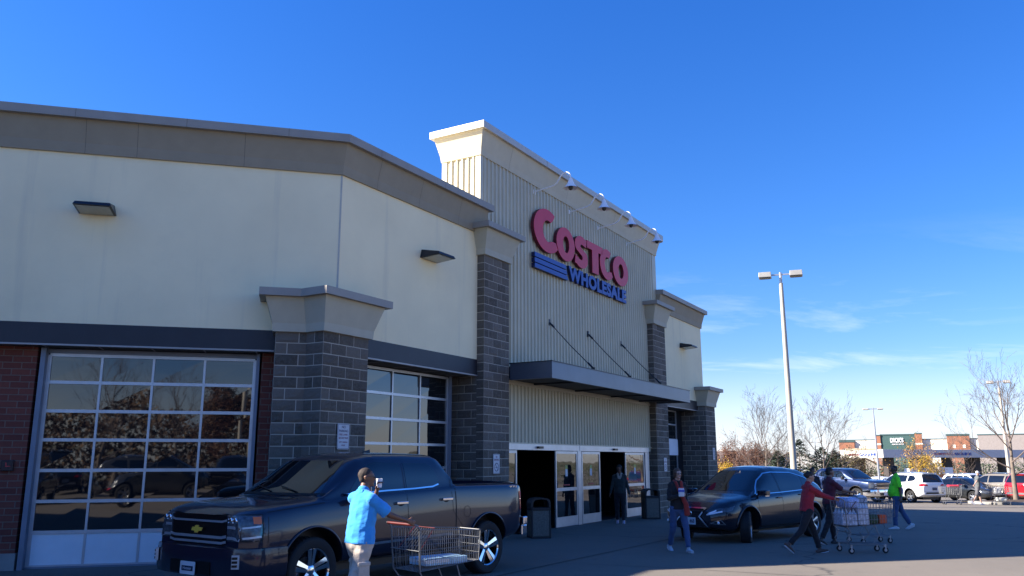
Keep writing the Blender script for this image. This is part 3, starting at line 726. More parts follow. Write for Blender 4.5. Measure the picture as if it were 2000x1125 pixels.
pier_sign(34.13, -10.37, 2.06, .30, .49, 'list', 'narrow white parking sign on the farthest block pier')
fa = empty('fire_alarm_box', WA(-4.66, -16.2, 1.72), 'small dark alarm box with a red mark on the brick wall', 'alarm box')
m = MB(); m.box(-4.77, -4.58, -16.2, -16.13, 1.63, 1.81, WA); m.build('box', simple('alarm_housing', (.03, .012, .015), .4), fa, bevel=.01)
m = MB(); m.box(-4.70, -4.68, -16.13, -16.125, 1.72, 1.77, WA); m.box(-4.70, -4.62, -16.13, -16.125, 1.70, 1.715, WA); m.build('lettering', simple('alarm_red', (.6, .05, .05), .5), fa)

# ------------------------------------------------------------ vehicles
def curve(keys, s=.06):
    keys = sorted(keys); xs = [k[0] for k in keys]; ys = [k[1] for k in keys]
    def lin(x):
        if x <= xs[0]: return ys[0]
        if x >= xs[-1]: return ys[-1]
        for i in range(len(xs) - 1):
            if x <= xs[i + 1]: return ys[i] + (ys[i + 1] - ys[i]) * (x - xs[i]) / max(1e-9, xs[i + 1] - xs[i])
    return lambda x: sum(lin(x + d * s) * w for d, w in ((-1, .15), (-.5, .2), (0, .3), (.5, .2), (1, .15)))
def chaikin(p, n=2):
    for _ in range(n):
        q = [p[0]]
        for a, b in zip(p, p[1:]): q += [(a[0] * .75 + b[0] * .25, a[1] * .75 + b[1] * .25), (a[0] * .25 + b[0] * .75, a[1] * .25 + b[1] * .75)]
        p = q + [p[-1]]
    return p
def car_body(sp):
    C_ = {k: curve(v, sp.get('smooth', .05)) for k, v in sp['curves'].items()}
    x0, x1 = sp['x']; n = sp.get('n', 110); mb = MB(); m = None
    for i in range(n + 1):
        u = i / n; x = x0 + (x1 - x0) * u
        zb, zs, zt, wb, ws, wt = (C_[k](x) for k in ('zb', 'zs', 'zt', 'wb', 'ws', 'wt'))
        cr = sp.get('crease', .62)
        H = zs - zb
        P = [(0, zb), (wb * .86, zb), (wb * .965, zb + H * .10), (wb, zb + H * .34), (wb * 1.004, zb + H * cr), (wb * .5 + ws * .5 + .004, zb + H * .86), (ws, zs - .01)]
        if zt - zs > .12: P += [(ws - .035, zs + .012), (ws * .45 + wt * .55, zs + (zt - zs) * .55), (wt + .01, zt - .11), (wt - .08, zt - .018), (wt * .5, zt + .012), (0, zt + .02)]
        else:
            d = zt - zs; P += [(ws - .05, zs + d * .3), (ws * .9, zs + d * .5), (ws * .82, zs + d * .72), (ws * .7, zs + d * .88), (wt * .45, zs + d), (0, zs + d * 1.05)]
        P = chaikin(P, 2); full = P + [(-y, z) for y, z in P[-2:0:-1]]; m = len(full)
        mb.v += [Vector((x, y, z)) for y, z in full]
    for i in range(n):
        for j in range(m): mb.f.append((i * m + j, i * m + (j + 1) % m, (i + 1) * m + (j + 1) % m, (i + 1) * m + j))
    mb.f.append(tuple(range(m))); mb.f.append(tuple(n * m + j for j in range(m))[::-1])
    return mb
BAKE = bpy.data.scenes.new('bake')
def bake_mesh(o, extra=()):
    "the object's mesh with its modifiers applied, evaluated in a scratch scene so it stays quick"
    par = o.parent; objs = (o,) + tuple(extra); pars = [q.parent for q in objs]
    for q in objs: q.parent = None; BAKE.collection.objects.link(q)
    with bpy.context.temp_override(scene=BAKE, view_layer=BAKE.view_layers[0]):
        dg = bpy.context.evaluated_depsgraph_get(); dg.update(); me = bpy.data.meshes.new_from_object(o.evaluated_get(dg))
    for q, p in zip(objs, pars): BAKE.collection.objects.unlink(q); q.parent = p
    return me
def boolean_cut(o, cutter):
    md = o.modifiers.new('cut', 'BOOLEAN'); md.operation = 'DIFFERENCE'; md.object = cutter; md.solver = 'EXACT'
    me = bake_mesh(o, (cutter,)); o.modifiers.clear(); old = o.data; o.data = me; me.name = old.name
    bpy.data.objects.remove(cutter)
AX = {'left': (lambda a, b: (Vector((a, 5, b)), Vector((0, -1, 0)))), 'right': (lambda a, b: (Vector((a, -5, b)), Vector((0, 1, 0)))),
      'front': (lambda a, b: (Vector((6, a, b)), Vector((-1, 0, 0)))), 'rear': (lambda a, b: (Vector((-6, a, b)), Vector((1, 0, 0)))), 'top': (lambda a, b: (Vector((a, b, 5)), Vector((0, 0, -1))))}
def hitp(bvh, view, a, b, off):
    o, d = AX[view](a, b); loc, nrm, idx, dist = bvh.ray_cast(o, d)
    if loc is None: return None
    if nrm.dot(d) > 0: nrm = -nrm
    return loc + nrm * off
def patch(mb, bvh, view, poly, off=.004, g=.05, rim=.012):
    "a panel cut from the body's surface: polygon seen in the given view, lifted off by off"
    e = []; n = len(poly)
    for i in range(n):
        (x1, y1), (x2, y2) = poly[i], poly[(i + 1) % n]; k = max(1, int(math.hypot(x2 - x1, y2 - y1) / g))
        e += [(x1 + (x2 - x1) * j / k, y1 + (y2 - y1) * j / k) for j in range(k)]
    def inside(px, py):
        c = False
        for i in range(n):
            (x1, y1), (x2, y2) = poly[i], poly[i - 1]
            if (y1 > py) != (y2 > py) and px < (x2 - x1) * (py - y1) / (y2 - y1) + x1: c = not c
        return c
    pts = list(e); xs = [p[0] for p in poly]; ys = [p[1] for p in poly]
    a = min(xs) + g * .5
    while a < max(xs):
        b = min(ys) + g * .5
        while b < max(ys):
            if inside(a, b) and min(math.hypot(a - q[0], b - q[1]) for q in e) > g * .45: pts.append((a, b))
            b += g
        a += g
    vs, es, fs, *_ = delaunay_2d_cdt([Vector(p) for p in pts], [(i, (i + 1) % len(e)) for i in range(len(e))], [], 1, 1e-6)
    P = []; ok = []
    for v in vs:
        h = hitp(bvh, view, v.x, v.y, off); P.append(h if h is not None else Vector((0, 0, 0))); ok.append(h is not None)
    F = [tuple(f) for f in fs if all(ok[i] for i in f)]
    mb.add(P, F)
    # rim
    k0 = len(mb.v); m = len(e); R0 = [hitp(bvh, view, x, y, off) for x, y in e]; R1 = [hitp(bvh, view, x, y, -rim) for x, y in e]
    if all(p is not None for p in R0 + R1): mb.add(R0 + R1, [(i, (i + 1) % m, m + (i + 1) % m, m + i) for i in range(m)])
    return mb
def seam(mb, bvh, view, pts, w=.008, off=.0015, g=.06):
    "thin line along the surface (a gap between panels, or a trim strip)"
    P = []
    for (x1, y1), (x2, y2) in zip(pts, pts[1:]):
        k = max(1, int(math.hypot(x2 - x1, y2 - y1) / g)); P += [(x1 + (x2 - x1) * j / k, y1 + (y2 - y1) * j / k) for j in range(k)]
    P.append(pts[-1]); L = []
    for i, (x, y) in enumerate(P):
        a, b = P[max(0, i - 1)], P[min(len(P) - 1, i + 1)]; t = Vector((b[0] - a[0], b[1] - a[1]))
        if t.length < 1e-9: continue
        t.normalize(); nx, ny = -t.y * w / 2, t.x * w / 2
        p, q = hitp(bvh, view, x + nx, y + ny, off), hitp(bvh, view, x - nx, y - ny, off)
        if p is not None and q is not None: L.append((p, q))
    k = len(mb.v)
    for p, q in L: mb.v += [p, q]
    for i in range(len(L) - 1): mb.f.append((k + 2 * i, k + 2 * i + 2, k + 2 * i + 3, k + 2 * i + 1))
    return mb
def paint(name, c, metal=.5, rough=.28):
    if name in MATS: return MATS[name]
    t = Nt(name); g_ = t.node('ShaderNodeNewGeometry'); sp_ = t.node('ShaderNodeSeparateXYZ'); t.link(g_.outputs['Normal'], sp_.inputs[0])
    dust = t.math('MULTIPLY', t.math('MAXIMUM', sp_.outputs[2], 0.0), t.math('MULTIPLY', t.noise(5, 6, .7, obj=True), .05))
    po_ = t.node('ShaderNodeSeparateXYZ'); t.link(t.pos(True), po_.inputs[0]); road = t.math('MULTIPLY', t.math('SUBTRACT', 1.0, t.math('MINIMUM', t.math('MULTIPLY', po_.outputs[2], 1.5), 1.0)), t.math('MULTIPLY', t.noise(7, 5, .7, obj=True), .16))
    t.col(t.mix(t.math('ADD', dust, road), c, (.24, .22, .19))); t.set(Metallic=metal, Roughness=rough); t.b.inputs['Specular IOR Level'].default_value = .2; t.b.inputs['Coat Weight'].default_value = 1.0; t.b.inputs['Coat Roughness'].default_value = .04
    fl = t.noise(1.2, 5, .6, obj=True); t.link(t.math('ADD', t.math('MULTIPLY', fl, .10), .02), t.b.inputs['Coat Roughness'])
    MATS[name] = t.m; return t.m
M_HL = simple('clear_headlamp', (.10, .11, .125), .08, .35, amt=.5, scale=22)
M_TL = simple('red_lamp_lens', (.42, .006, .014), .12, 0, amt=.1)
M_AMBER = simple('amber_lens', (.75, .16, .05), .2, amt=.05)
M_SEAM = simple('panel_gap', (.004, .004, .005), .8, amt=0)
M_GRILLE = simple('black_grille', (.008, .008, .009), .3, .2, amt=0)
M_LED = simple('white_lamp_strip', (.85, .88, .95), .25, amt=0)
def wheel(parent, x, y, r, rim_r, w, side, steer=0.0, style='five', mrim=None):
    "tyre, rim and spokes; side=+1 outer face towards +y"
    mrim = mrim or M_CHROME
    c = Vector((x, y, r)); rot = Matrix.Rotation(steer, 3, 'Z'); ax = rot @ Vector((0, side, 0))
    dish = MB(); dish.lathe([(rim_r, -.10), (rim_r * .93, -.06), (rim_r * .90, .0), (rim_r * .925, w * .40), (rim_r * .985, w * .46), (rim_r * 1.0, w * .44), (rim_r * 1.0, -.10)], c, 40, ax)
    e1 = rot @ Vector((1, 0, 0)); e2 = Vector((0, 0, 1)); ns = {'five': 5, 'six': 6, 'seven': 7}[style]
    P = lambda rr, a, d: c + (e1 * math.cos(a) + e2 * math.sin(a)) * rr + ax * d
    for k in range(ns):
        a = 2 * math.pi * k / ns + .3; w0, w1 = .30, .17
        hub, out = rim_r * .20, rim_r * .94
        for s_ in (-1, 1):
            q = [P(hub, a + s_ * .75, w * .30), P(hub, a + s_ * .05, w * .34), P(out, a + s_ * .04, w * .43), P(out, a + s_ * .27, w * .40)]
            q2 = [p - ax * .045 for p in q]; dish.add(q + q2, [(0, 1, 2, 3), (7, 6, 5, 4), (0, 4, 5, 1), (1, 5, 6, 2), (2, 6, 7, 3), (3, 7, 4, 0)])
    dish.lathe([(.001, w * .36), (rim_r * .14, w * .355), (rim_r * .18, w * .34), (rim_r * .26, w * .30), (rim_r * .28, w * .1)], c, 20, ax)
    wo = dish.build('wheel', mrim, parent, smooth=35)
    t = MB(); t.lathe([(rim_r * .97, -w * .5), (rim_r * 1.12, -w * .52), (r * .93, -w * .5), (r * .985, -w * .43), (r, -w * .34), (r, w * .34), (r * .985, w * .43), (r * .93, w * .5), (rim_r * 1.12, w * .52), (rim_r * .98, w * .46)], c, 48, ax)
    for k in range(44):
        a = 2 * math.pi * k / 44
        for dd, sh in ((-.30, 0), (-.1, .5), (.1, 0), (.30, .5)):
            aa = a + sh * 2 * math.pi / 44; t.obox(P(r + .001, aa, dd * w), (e1 * -math.sin(aa) + e2 * math.cos(aa)) * r * .045, ax * w * .075, (e1 * math.cos(aa) + e2 * math.sin(aa)) * .0035)
    t.build('tyre', M_RUB, wo, smooth=35)
    d = MB(); d.lathe([(.001, .0), (rim_r * .62, .0), (rim_r * .62, -.03), (.001, -.03)], c, 32, ax); d.build('brake_disc', M_DKCHROME, wo, smooth=30)
    return wo
def finish_body(mb, sp, e, mpaint, wheels, r_arch, extra=None):
    o = mb.build('body', mpaint, e, smooth=False)
    ct = MB()
    for (x, ysgn) in wheels:
        prof = [(1e-3, -.24), (r_arch, -.24), (r_arch, .3), (1e-3, .3)]
        ct.lathe(prof, Vector((x, ysgn * (sp['half'] - .02), sp['rw'] + .02)), 40, (0, ysgn, 0))
    if extra: extra(ct)
    bm = bmesh.new(); me = bpy.data.meshes.new('cut'); me.from_pydata(ct.v, [], ct.f); bm.from_mesh(me); bmesh.ops.remove_doubles(bm, verts=bm.verts, dist=1e-4); bmesh.ops.recalc_face_normals(bm, faces=bm.faces); bm.to_mesh(me); bm.free()
    co = bpy.data.objects.new('cut', me); COL.objects.link(co); co.parent = e
    bvh = BVHTree.FromPolygons([v.co[:] for v in o.data.vertices], [tuple(p.vertices) for p in o.data.polygons])
    boolean_cut(o, co)
    me = o.data; me.materials.clear(); me.materials.append(mpaint); me.materials.append(M_BLACK)
    for p in me.polygons:
        p.use_smooth = True; c = p.center
        for (x, ysgn) in wheels:
            d = math.hypot(c.x - x, c.z - sp['rw'] - .02)
            inner = abs(c.y) < sp['half'] - .02 - .235
            if c.y * ysgn > 0 and ((d < r_arch + .004 and inner) or (abs(d - r_arch) < .012 and abs(p.normal.dot(Vector((c.x - x, 0, c.z - sp['rw'] - .02)).normalized())) > .8)): p.material_index = 1
    me.set_sharp_from_angle(angle=rad(32))
    return o, bvh
def patches(name, mat, parent, bvh, items, off=.004, **kw):
    mb = MB()
    for view, poly in items: patch(mb, bvh, view, poly, off, **kw)
    return mb.build(name, mat, parent, smooth=30)
def mirrored(poly): return [(-a, b) for a, b in poly]
def plate(parent, bvh, view, y, z, text, mface=None, w=.31, h=.155, ink=None, x=None):
    "number plate as a flat plate standing off the bumper"
    s = 1 if view == 'front' else -1
    px = x if x is not None else max((hitp(bvh, view, y + dy, z, .0).x * s for dy in (-.14, 0, .14))) * s + s * .012
    fn = lambda a, b, d: Vector((px + s * d, y + s * a, z + b))
    m = MB(); fill_rings(m, [rounded(w, h, .015)], fn, 0, .008); o = m.build('number_plate', mface or M_SIGNW, parent)
    if text:
        k = MB(); place_text(k, text, (-w * .40 if len(text) > 4 else -w * .02), w * .40, -h * .28, h * .26, lambda a, b, d: fn(a, b, .0085 + d), .001, bold=.02); k.build('lettering', ink or m_ink, o)
    return o

# ---- pickup ----
PICK = dict(x=(-2.80, 2.86), half=1.0, rw=.41, n=130, curves=dict(
    zb=[(-2.8, .55), (-2.5, .50), (-2.2, .46), (-1.2, .44), (2.3, .44), (2.6, .42), (2.9, .42)],
    zs=[(-2.8, 1.37), (-1.0, 1.385), (-.6, 1.365), (.6, 1.325), (1.2, 1.285), (1.7, 1.25), (2.3, 1.195), (2.6, 1.165), (2.78, 1.12), (2.9, 1.05)],
    zt=[(-2.8, 1.435), (-1.03, 1.445), (-1.01, 1.50), (-.93, 1.70), (-.84, 1.83), (-.70, 1.885), (0, 1.90), (.60, 1.895), (.90, 1.85), (1.02, 1.80), (1.72, 1.335), (1.82, 1.315), (2.3, 1.285), (2.6, 1.255), (2.76, 1.215), (2.83, 1.16), (2.9, 1.09)],
    wb=[(-2.8, .93), (-2.7, .985), (-2.4, 1.0), (2.3, 1.0), (2.6, .99), (2.74, .95), (2.81, .89), (2.86, .80)],
    ws=[(-2.8, .90), (-2.7, .955), (-1.0, .965), (1.2, .955), (2.2, .95), (2.6, .935), (2.76, .89), (2.86, .78)],
    wt=[(-2.8, .90), (-1.02, .93), (-.9, .80), (-.6, .79), (.8, .77), (1.05, .77), (1.7, .86), (2.3, .86), (2.86, .7)]))
def pickup(name, org, az, zg, label, c, mname, hero, group=None):
    e = empty(name, (org[0], org[1], zg), label, 'pickup truck', group, rz=rad(90 - az), local=True)
    mp = paint(mname, c, .08 if hero else .3, .3)
    mb = car_body(PICK)
    AX_ = [(1.835, 1), (1.835, -1), (-1.81, 1), (-1.81, -1)]
    def bed(ct): ct.box(-2.72, -1.10, -.80, .80, .95, 1.8)
    o, bv = finish_body(mb, PICK, e, mp, AX_, .515, bed)
    gl = M_CARGLASS
    for v in ('left', 'right'):
        patches('door_window', gl, e, bv, [(v, [(1.20, 1.345), (.14, 1.395), (.14, 1.755), (.62, 1.77), (.80, 1.72), (.98, 1.58)])], .004)
        patches('door_window', gl, e, bv, [(v, [(.06, 1.395), (-.60, 1.425), (-.66, 1.47), (-.60, 1.62), (-.52, 1.72), (-.44, 1.75), (.06, 1.755)])], .004)
        s = MB(); seam(s, bv, v, [(1.28, 1.335), (.5, 1.365), (-.1, 1.38), (-.50, 1.40), (-.64, 1.435)], .022, .010); s.build('chrome_belt_strip', M_CHROME, e)
        s = MB()
        seam(s, bv, v, [(1.22, 1.29), (1.17, 1.05), (1.17, .60), (1.10, .50)]); seam(s, bv, v, [(.10, 1.74), (.10, 1.36), (.08, .52)]); seam(s, bv, v, [(-.93, 1.50), (-.90, 1.30), (-.92, 1.02)]); seam(s, bv, v, [(1.10, .50), (-.88, .50)])
        seam(s, bv, v, [(-.99, 1.42), (-.99, .50)], .022); seam(s, bv, v, [(1.64, 1.245), (2.54, 1.165), (2.56, .80)]); seam(s, bv, v, [(-.92, 1.02), (-1.24, .70)], .006)
        s.build('panel_gap', M_SEAM, e)
        s = MB(); seam(s, bv, v, [(1.25, .66), (-.90, .69)], .035, .016); s.build('chrome_door_strip', M_CHROME, e)
        s = MB(); seam(s, bv, v, [(1.18, .475), (-1.22, .475)], .05, .03); s.build('running_board', M_CHROME, e)
        sg_ = 1 if v == 'left' else -1
        for hx, hz in ((.24, 1.185), (-.76, 1.205)):
            m = MB(); p = hitp(bv, v, hx, hz, .035); q = hitp(bv, v, hx, hz - .01, .003)
            m.obox(p, (.115, 0, 0), (0, .012, 0), (0, 0, .019)); m.obox(p + Vector((-.1, -sg_ * .018, 0)), (.014, 0, 0), (0, .02, 0), (0, 0, .015)); m.obox(p + Vector((.1, -sg_ * .018, 0)), (.014, 0, 0), (0, .02, 0), (0, 0, .015)); m.build('door_handle', M_CHROME, e, bevel=.006)
            m = MB(); patch(m, bv, v, [(hx + .06 * math.cos(a * .5236), hz - .012 + .03 * math.sin(a * .5236)) for a in range(12)], .0025, .03); m.build('handle_recess', M_SEAM, e)
        # mirror
        m = MB(); c0 = Vector((1.12, sg_ * 1.14, 1.36)); m.obox(c0, (.06, 0, 0), (0, .085, 0), (0, 0, .095)); m.obox(Vector((1.12, sg_ * 1.02, 1.30)), (.04, 0, 0), (0, .07, 0), (0, 0, .025)); mo = m.build('wing_mirror', mp if hero else M_BLACK, e, bevel=.03, smooth=40)
        m = MB(); m.obox(c0 + Vector((-.062, 0, 0)), (.003, 0, 0), (0, .07, 0), (0, 0, .08)); m.build('mirror_glass', M_CHROME, mo)
        # arch lip
        for ax_ in (1.835, -1.81):
            m = MB(); pts = []
            for k in range(25):
                a = rad(-8 + 196 * k / 24); x, z = ax_ + .525 * math.cos(a), .43 + .525 * math.sin(a)
                p = hitp(bv, v, x, z, .012)
                if p is not None and z > .46: pts.append(p)
            m.tube(pts, .016, 6); m.build('arch_lip', mp if hero else M_BLACK, e, smooth=True)
        patches('headlight', M_HL, e, bv, [(v, [(2.62, 1.13), (2.84, 1.13), (2.84, .84), (2.64, .82)])], .006, g=.03)
        patches('tail_light', M_TL, e, bv, [(v, [(-2.68, 1.27), (-2.82, 1.27), (-2.82, .96), (-2.71, .96), (-2.70, 1.1)])], .006, g=.03)
        m = MB(); m.obox(Vector((-2.795, sg_ * .895, 1.115)), (.035, sg_ * .02, 0), (0, .045, 0), (0, 0, .16)); m.build('tail_light', M_TL, e, bevel=.02, smooth=40)
        if hero:
            for zz, zw in ((.985, .02), (.865, .024)): m = MB(); seam(m, bv, v, [(2.83, zz), (2.65, zz + .02)], zw, .012); m.build('headlight_trim', M_ALU, e)
            m = MB(); seam(m, bv, v, [(2.845, 1.135), (2.62, 1.135), (2.635, .835), (2.845, .835)], .012, .009); m.build('headlight_rim', M_SEAM, e)
        if hero: patches('amber_marker', M_AMBER, e, bv, [(v, [(2.64, 1.115), (2.73, 1.115), (2.73, 1.035), (2.64, 1.03)])], .010, g=.03)
        m = MB(); seam(m, bv, v, [(-1.12, 1.01), (-1.12, 1.0)], .008)
        cc = [(-1.26 + .085 * math.cos(a * .2618), 1.0 + .085 * math.sin(a * .2618)) for a in range(25)]
        if v == 'left': seam(m, bv, v, cc, .007); m.build('fuel_flap', M_SEAM, e)
    w_ = [(y, z) for y, z in ((-.80, 1.36), (.80, 1.36), (.70, 1.58), (.60, 1.79), (-.60, 1.79), (-.70, 1.58))]
    patches('windshield', gl, e, bv, [('front', w_)], .004)
    patches('rear_window', gl, e, bv, [('rear', [(-.62, 1.50), (.62, 1.50), (.56, 1.78), (-.56, 1.78)])], .004)
    s = MB(); seam(s, bv, 'front', [(-.84, 1.345), (.84, 1.345)], .03, .004); seam(s, bv, 'top', [(1.9, .79), (2.4, .80), (2.74, .74)], .008); seam(s, bv, 'top', [(1.9, -.79), (2.4, -.80), (2.74, -.74)], .008); s.build('hood_gap', M_SEAM, e)
    # bed lining, floor
    m = MB(); m.box(-2.72, -1.1, -.80, .80, .93, .955); m.build('bed_floor', M_BLACK, e)
    s = MB(); seam(s, bv, 'top', [(-2.76, .86), (-1.06, .88)], .05, .006); seam(s, bv, 'top', [(-2.76, -.86), (-1.06, -.88)], .05, .006); s.build('rail_cap', M_BLACK, e)
    # front end
    patches('grille', M_GRILLE, e, bv, [('front', [(-.56, 1.13), (.56, 1.13), (.585, .84), (.50, .76), (-.50, .76), (-.585, .84)])], .008, g=.04)
    m = MB()
    for z, ww in ((1.055, .026), (.865, .034), (.800, .030)): seam(m, bv, 'front', [(-.60, z + .018), (-.5, z), (.5, z), (.60, z + .018)], ww, .024)
    m.build('chrome_grille_bar', M_ALU if hero else M_CHROME, e)
    for s_ in (1, -1):
        patches('headlight', M_HL, e, bv, [('front', [(s_ * .585, 1.13), (s_ * .83, 1.13), (s_ * .83, .83), (s_ * .60, .83)])], .009, g=.03)
        for zz in (.99, .865): m = MB(); seam(m, bv, 'front', [(s_ * .60, zz), (s_ * .72, zz), (s_ * .83, zz - .02)], .034, .014); m.build('headlight_trim', M_ALU, e)
        for yy in (.66, .75): m = MB(); p = hitp(bv, 'front', s_ * yy, 1.07, .012); m.ball(p, .038, 12, 8, (.35, 1, 1)); m.build('headlight_lens', M_CHROME, e, smooth=True)
        m = MB(); [seam(m, bv, 'front', [(s_ * .605, zz), (s_ * .63, zz)], .014, .014) for zz in (1.05, 1.09)]; [seam(m, bv, 'front', [(s_ * .69, zz), (s_ * .72, zz)], .014, .014) for zz in (1.05, 1.09)]; m.build('lamp_strip', M_LED, e)
    fb = MB()
    pl = [(2.28, 1.0), (2.5, 1.01), (2.72, .985), (2.84, .88), (2.905, .65), (2.93, .25), (2.935, 0)]; pl = pl + [(x, -y) for x, y in pl[-2::-1]]
    fb.sweep(pl[::-1], [(-.10, .40), (.012, .40), (.03, .47), (.034, .64), (.02, .745), (-.10, .775)][::-1]); 
    bo = fb.build('front_bumper', mp if hero else M_CHROME, e, smooth=40)
    m = MB(); m.box(2.90, 2.965, -.42, .42, .43, .58); m.build('bumper_intake', M_GRILLE, e)
    for s_ in (1, -1):
        m = MB(); a_ = Vector((2.895, s_ * .84, .60)); m.obox(a_, (.015, s_ * .010, 0), (-.03, s_ * .034, 0), (0, 0, .08)); fo = m.build('fog_light', M_ALU, e)
        m = MB(); [m.obox(a_ + Vector((.012, s_ * .008, dz)), (.018, 0, 0), (-.02, s_ * .02, 0), (0, 0, .014)) for dz in (-.045, 0, .045)]; m.build('lamp', M_GRILLE, fo)
    rb = MB(); rb.box(-3.0, -2.84, -.93, .93, .52, .70); rb.box(-2.96, -2.84, .62, .97, .70, .84); rb.box(-2.96, -2.84, -.97, -.62, .70, .84); rb.build('rear_bumper', M_CHROME, e, bevel=.02)
    if not hero: plate(e, bv, 'front', 0, .52, '', None, x=2.985)
    if hero:
        fn = lambda a, b, d: Vector((2.985 + d, a, .49 + b)); m = MB(); fill_rings(m, [rounded(.31, .155, .015)], fn, 0, .008); po = m.build('number_plate', M_SIGNW, e)
        k = MB(); k.box(2.9935, 2.9945, -.12, .12, .455, .515); k.build('plate_panel', simple('navy_ink', (.01, .015, .05), .5), po)
        k = MB(); place_text(k, 'Hoosier', -.09, .09, -.02, .015, lambda a, b, d: fn(a, b, .0105 + d), .001); k.build('lettering', M_SIGNW, po)
        # gold cross emblem on the grille
        px = hitp(bv, 'front', 0, .95, 0).x + .03; g_ = [(-.125, -.025), (-.045, -.025), (-.045, -.052), (.03, -.052), (.045, -.025), (.115, -.025), (.135, .025), (.045, .025), (.045, .052), (-.03, .052), (-.045, .025), (-.105, .025)]
        m = MB(); m.prism([Vector((px, a * .95, .95 + b * 1.0)) for a, b in g_], (.008, 0, 0)); em = m.build('emblem', M_CHROME, e)
        m = MB(); m.prism([Vector((px + .009, a * .86, .95 + b * .86)) for a, b in g_], (.006, 0, 0)); m.build('gold_face', simple('gold_emblem', (.80, .50, .06), .4, 0), em)
        k = MB(); place_text(k, 'Z71', .30, .42, .822, .842, lambda a, b, d: Vector((hitp(bv, 'front', .36, .83, .03).x + d, a, b)), .004, bold=.02, shear=.3); k.build('badge', M_CHROME, e)
        k = MB(); y_ = hitp(bv, 'left', -2.5, 1.36, .002).y; place_text(k, 'Z71', 2.42, 2.64, 1.325, 1.365, lambda a, b, d: Vector((-a, y_ + .004 + d, b)), .004, bold=.02, shear=.3); k.build('badge', M_CHROME, e)
        k = MB(); k.add([Vector((.18, -.03, 1.905)), Vector((-.06, -.012, 1.905)), Vector((-.06, .012, 1.905)), Vector((.18, .03, 1.905)), Vector((-.05, 0, 1.965)), Vector((.0, 0, 1.95))], [(0, 1, 2, 3), (0, 5, 4, 1), (3, 2, 4, 5), (1, 4, 2), (0, 3, 5)]); k.build('roof_antenna', M_BLACK, e)
        for y in (.45, -.1):
            k = MB(); k.tube([hitp(bv, 'front', y, 1.36, .02), hitp(bv, 'front', y - .45, 1.43, .02)], .008, 5); k.build('wiper', M_BLACK, e)
    for i, (ax_, sg_) in enumerate(AX_): wheel(e, ax_, sg_ * .865, .41, .285, .27, sg_, style='five' if hero else 'six')
    m = MB(); m.box(-2.3, 2.3, -.55, .55, .30, .50); m.build('chassis', M_BLACK, e)
    return e
pickup('pickup_truck', (-2.27, 13.2), 216.4, 0.0, 'dark navy crew cab pickup with chrome trim parked along the storefront', (.008, .011, .028), 'dark_navy_paint', True)

# ---- crossover / hatch / sedan shapes ----
SUV = dict(x=(-2.28, 2.36), half=.92, rw=.35, n=110, crease=.66, curves=dict(
    zb=[(-2.28, .48), (-2.0, .34), (-1.4, .28), (1.6, .26), (2.0, .30), (2.36, .38)],
    zs=[(-2.28, 1.02), (-2.0, 1.10), (-1.2, 1.09), (0, 1.03), (.9, .99), (1.6, .94), (2.05, .87), (2.28, .76), (2.36, .68)],
    zt=[(-2.28, 1.06), (-2.2, 1.14), (-2.02, 1.30), (-1.72, 1.52), (-1.40, 1.605), (-.8, 1.66), (-.2, 1.675), (.15, 1.65), (.38, 1.58), (1.22, 1.10), (1.32, 1.065), (1.8, .99), (2.1, .91), (2.3, .79), (2.36, .72)],
    wb=[(-2.28, .62), (-2.2, .80), (-2.0, .90), (-1.5, .925), (1.6, .92), (1.95, .88), (2.15, .80), (2.3, .66), (2.36, .52)],
    ws=[(-2.28, .58), (-2.2, .74), (-2.0, .84), (-1.4, .90), (1.3, .90), (1.8, .86), (2.1, .76), (2.3, .6), (2.36, .48)],
    wt=[(-2.28, .55), (-2.0, .66), (-1.5, .62), (-.8, .60), (.1, .60), (.4, .62), (1.25, .78), (1.8, .76), (2.36, .45)]))
SUV_W = [[(1.00, 1.075), (.02, 1.10), (.02, 1.515), (.30, 1.485), (.62, 1.33)], [(-.05, 1.10), (-1.02, 1.135), (-1.10, 1.40), (-.85, 1.50), (-.05, 1.52)], [(-1.10, 1.145), (-1.50, 1.19), (-1.62, 1.26), (-1.30, 1.40), (-1.16, 1.43)]]
BOXY = dict(SUV); BOXY = dict(x=(-2.26, 2.30), half=.91, rw=.35, n=100, crease=.66, curves=dict(SUV['curves'],
    zt=[(-2.26, 1.04), (-2.24, 1.12), (-2.12, 1.36), (-1.96, 1.58), (-1.75, 1.65), (-.8, 1.70), (.0, 1.70), (.25, 1.66), (.48, 1.58), (1.25, 1.13), (1.34, 1.09), (1.8, 1.03), (2.1, .96), (2.25, .84), (2.3, .74)],
    wb=[(-2.26, .70), (-2.18, .84), (-2.0, .90), (-1.5, .91), (1.6, .91), (1.95, .86), (2.12, .78), (2.25, .64), (2.3, .52)],
    zs=[(-2.26, 1.0), (-2.0, 1.12), (-1.2, 1.12), (0, 1.07), (.9, 1.03), (1.6, .98), (2.0, .92), (2.2, .80), (2.3, .70)],
    wt=[(-2.26, .62), (-2.0, .66), (-1.5, .64), (-.8, .62), (.1, .62), (.4, .64), (1.25, .78), (1.8, .76), (2.3, .45)]))
BOXY_W = [[(1.00, 1.115), (.02, 1.135), (.02, 1.55), (.34, 1.52), (.66, 1.38)], [(-.05, 1.135), (-1.02, 1.17), (-1.06, 1.54), (-.05, 1.55)], [(-1.13, 1.18), (-1.60, 1.24), (-1.74, 1.34), (-1.60, 1.50), (-1.16, 1.54)]]
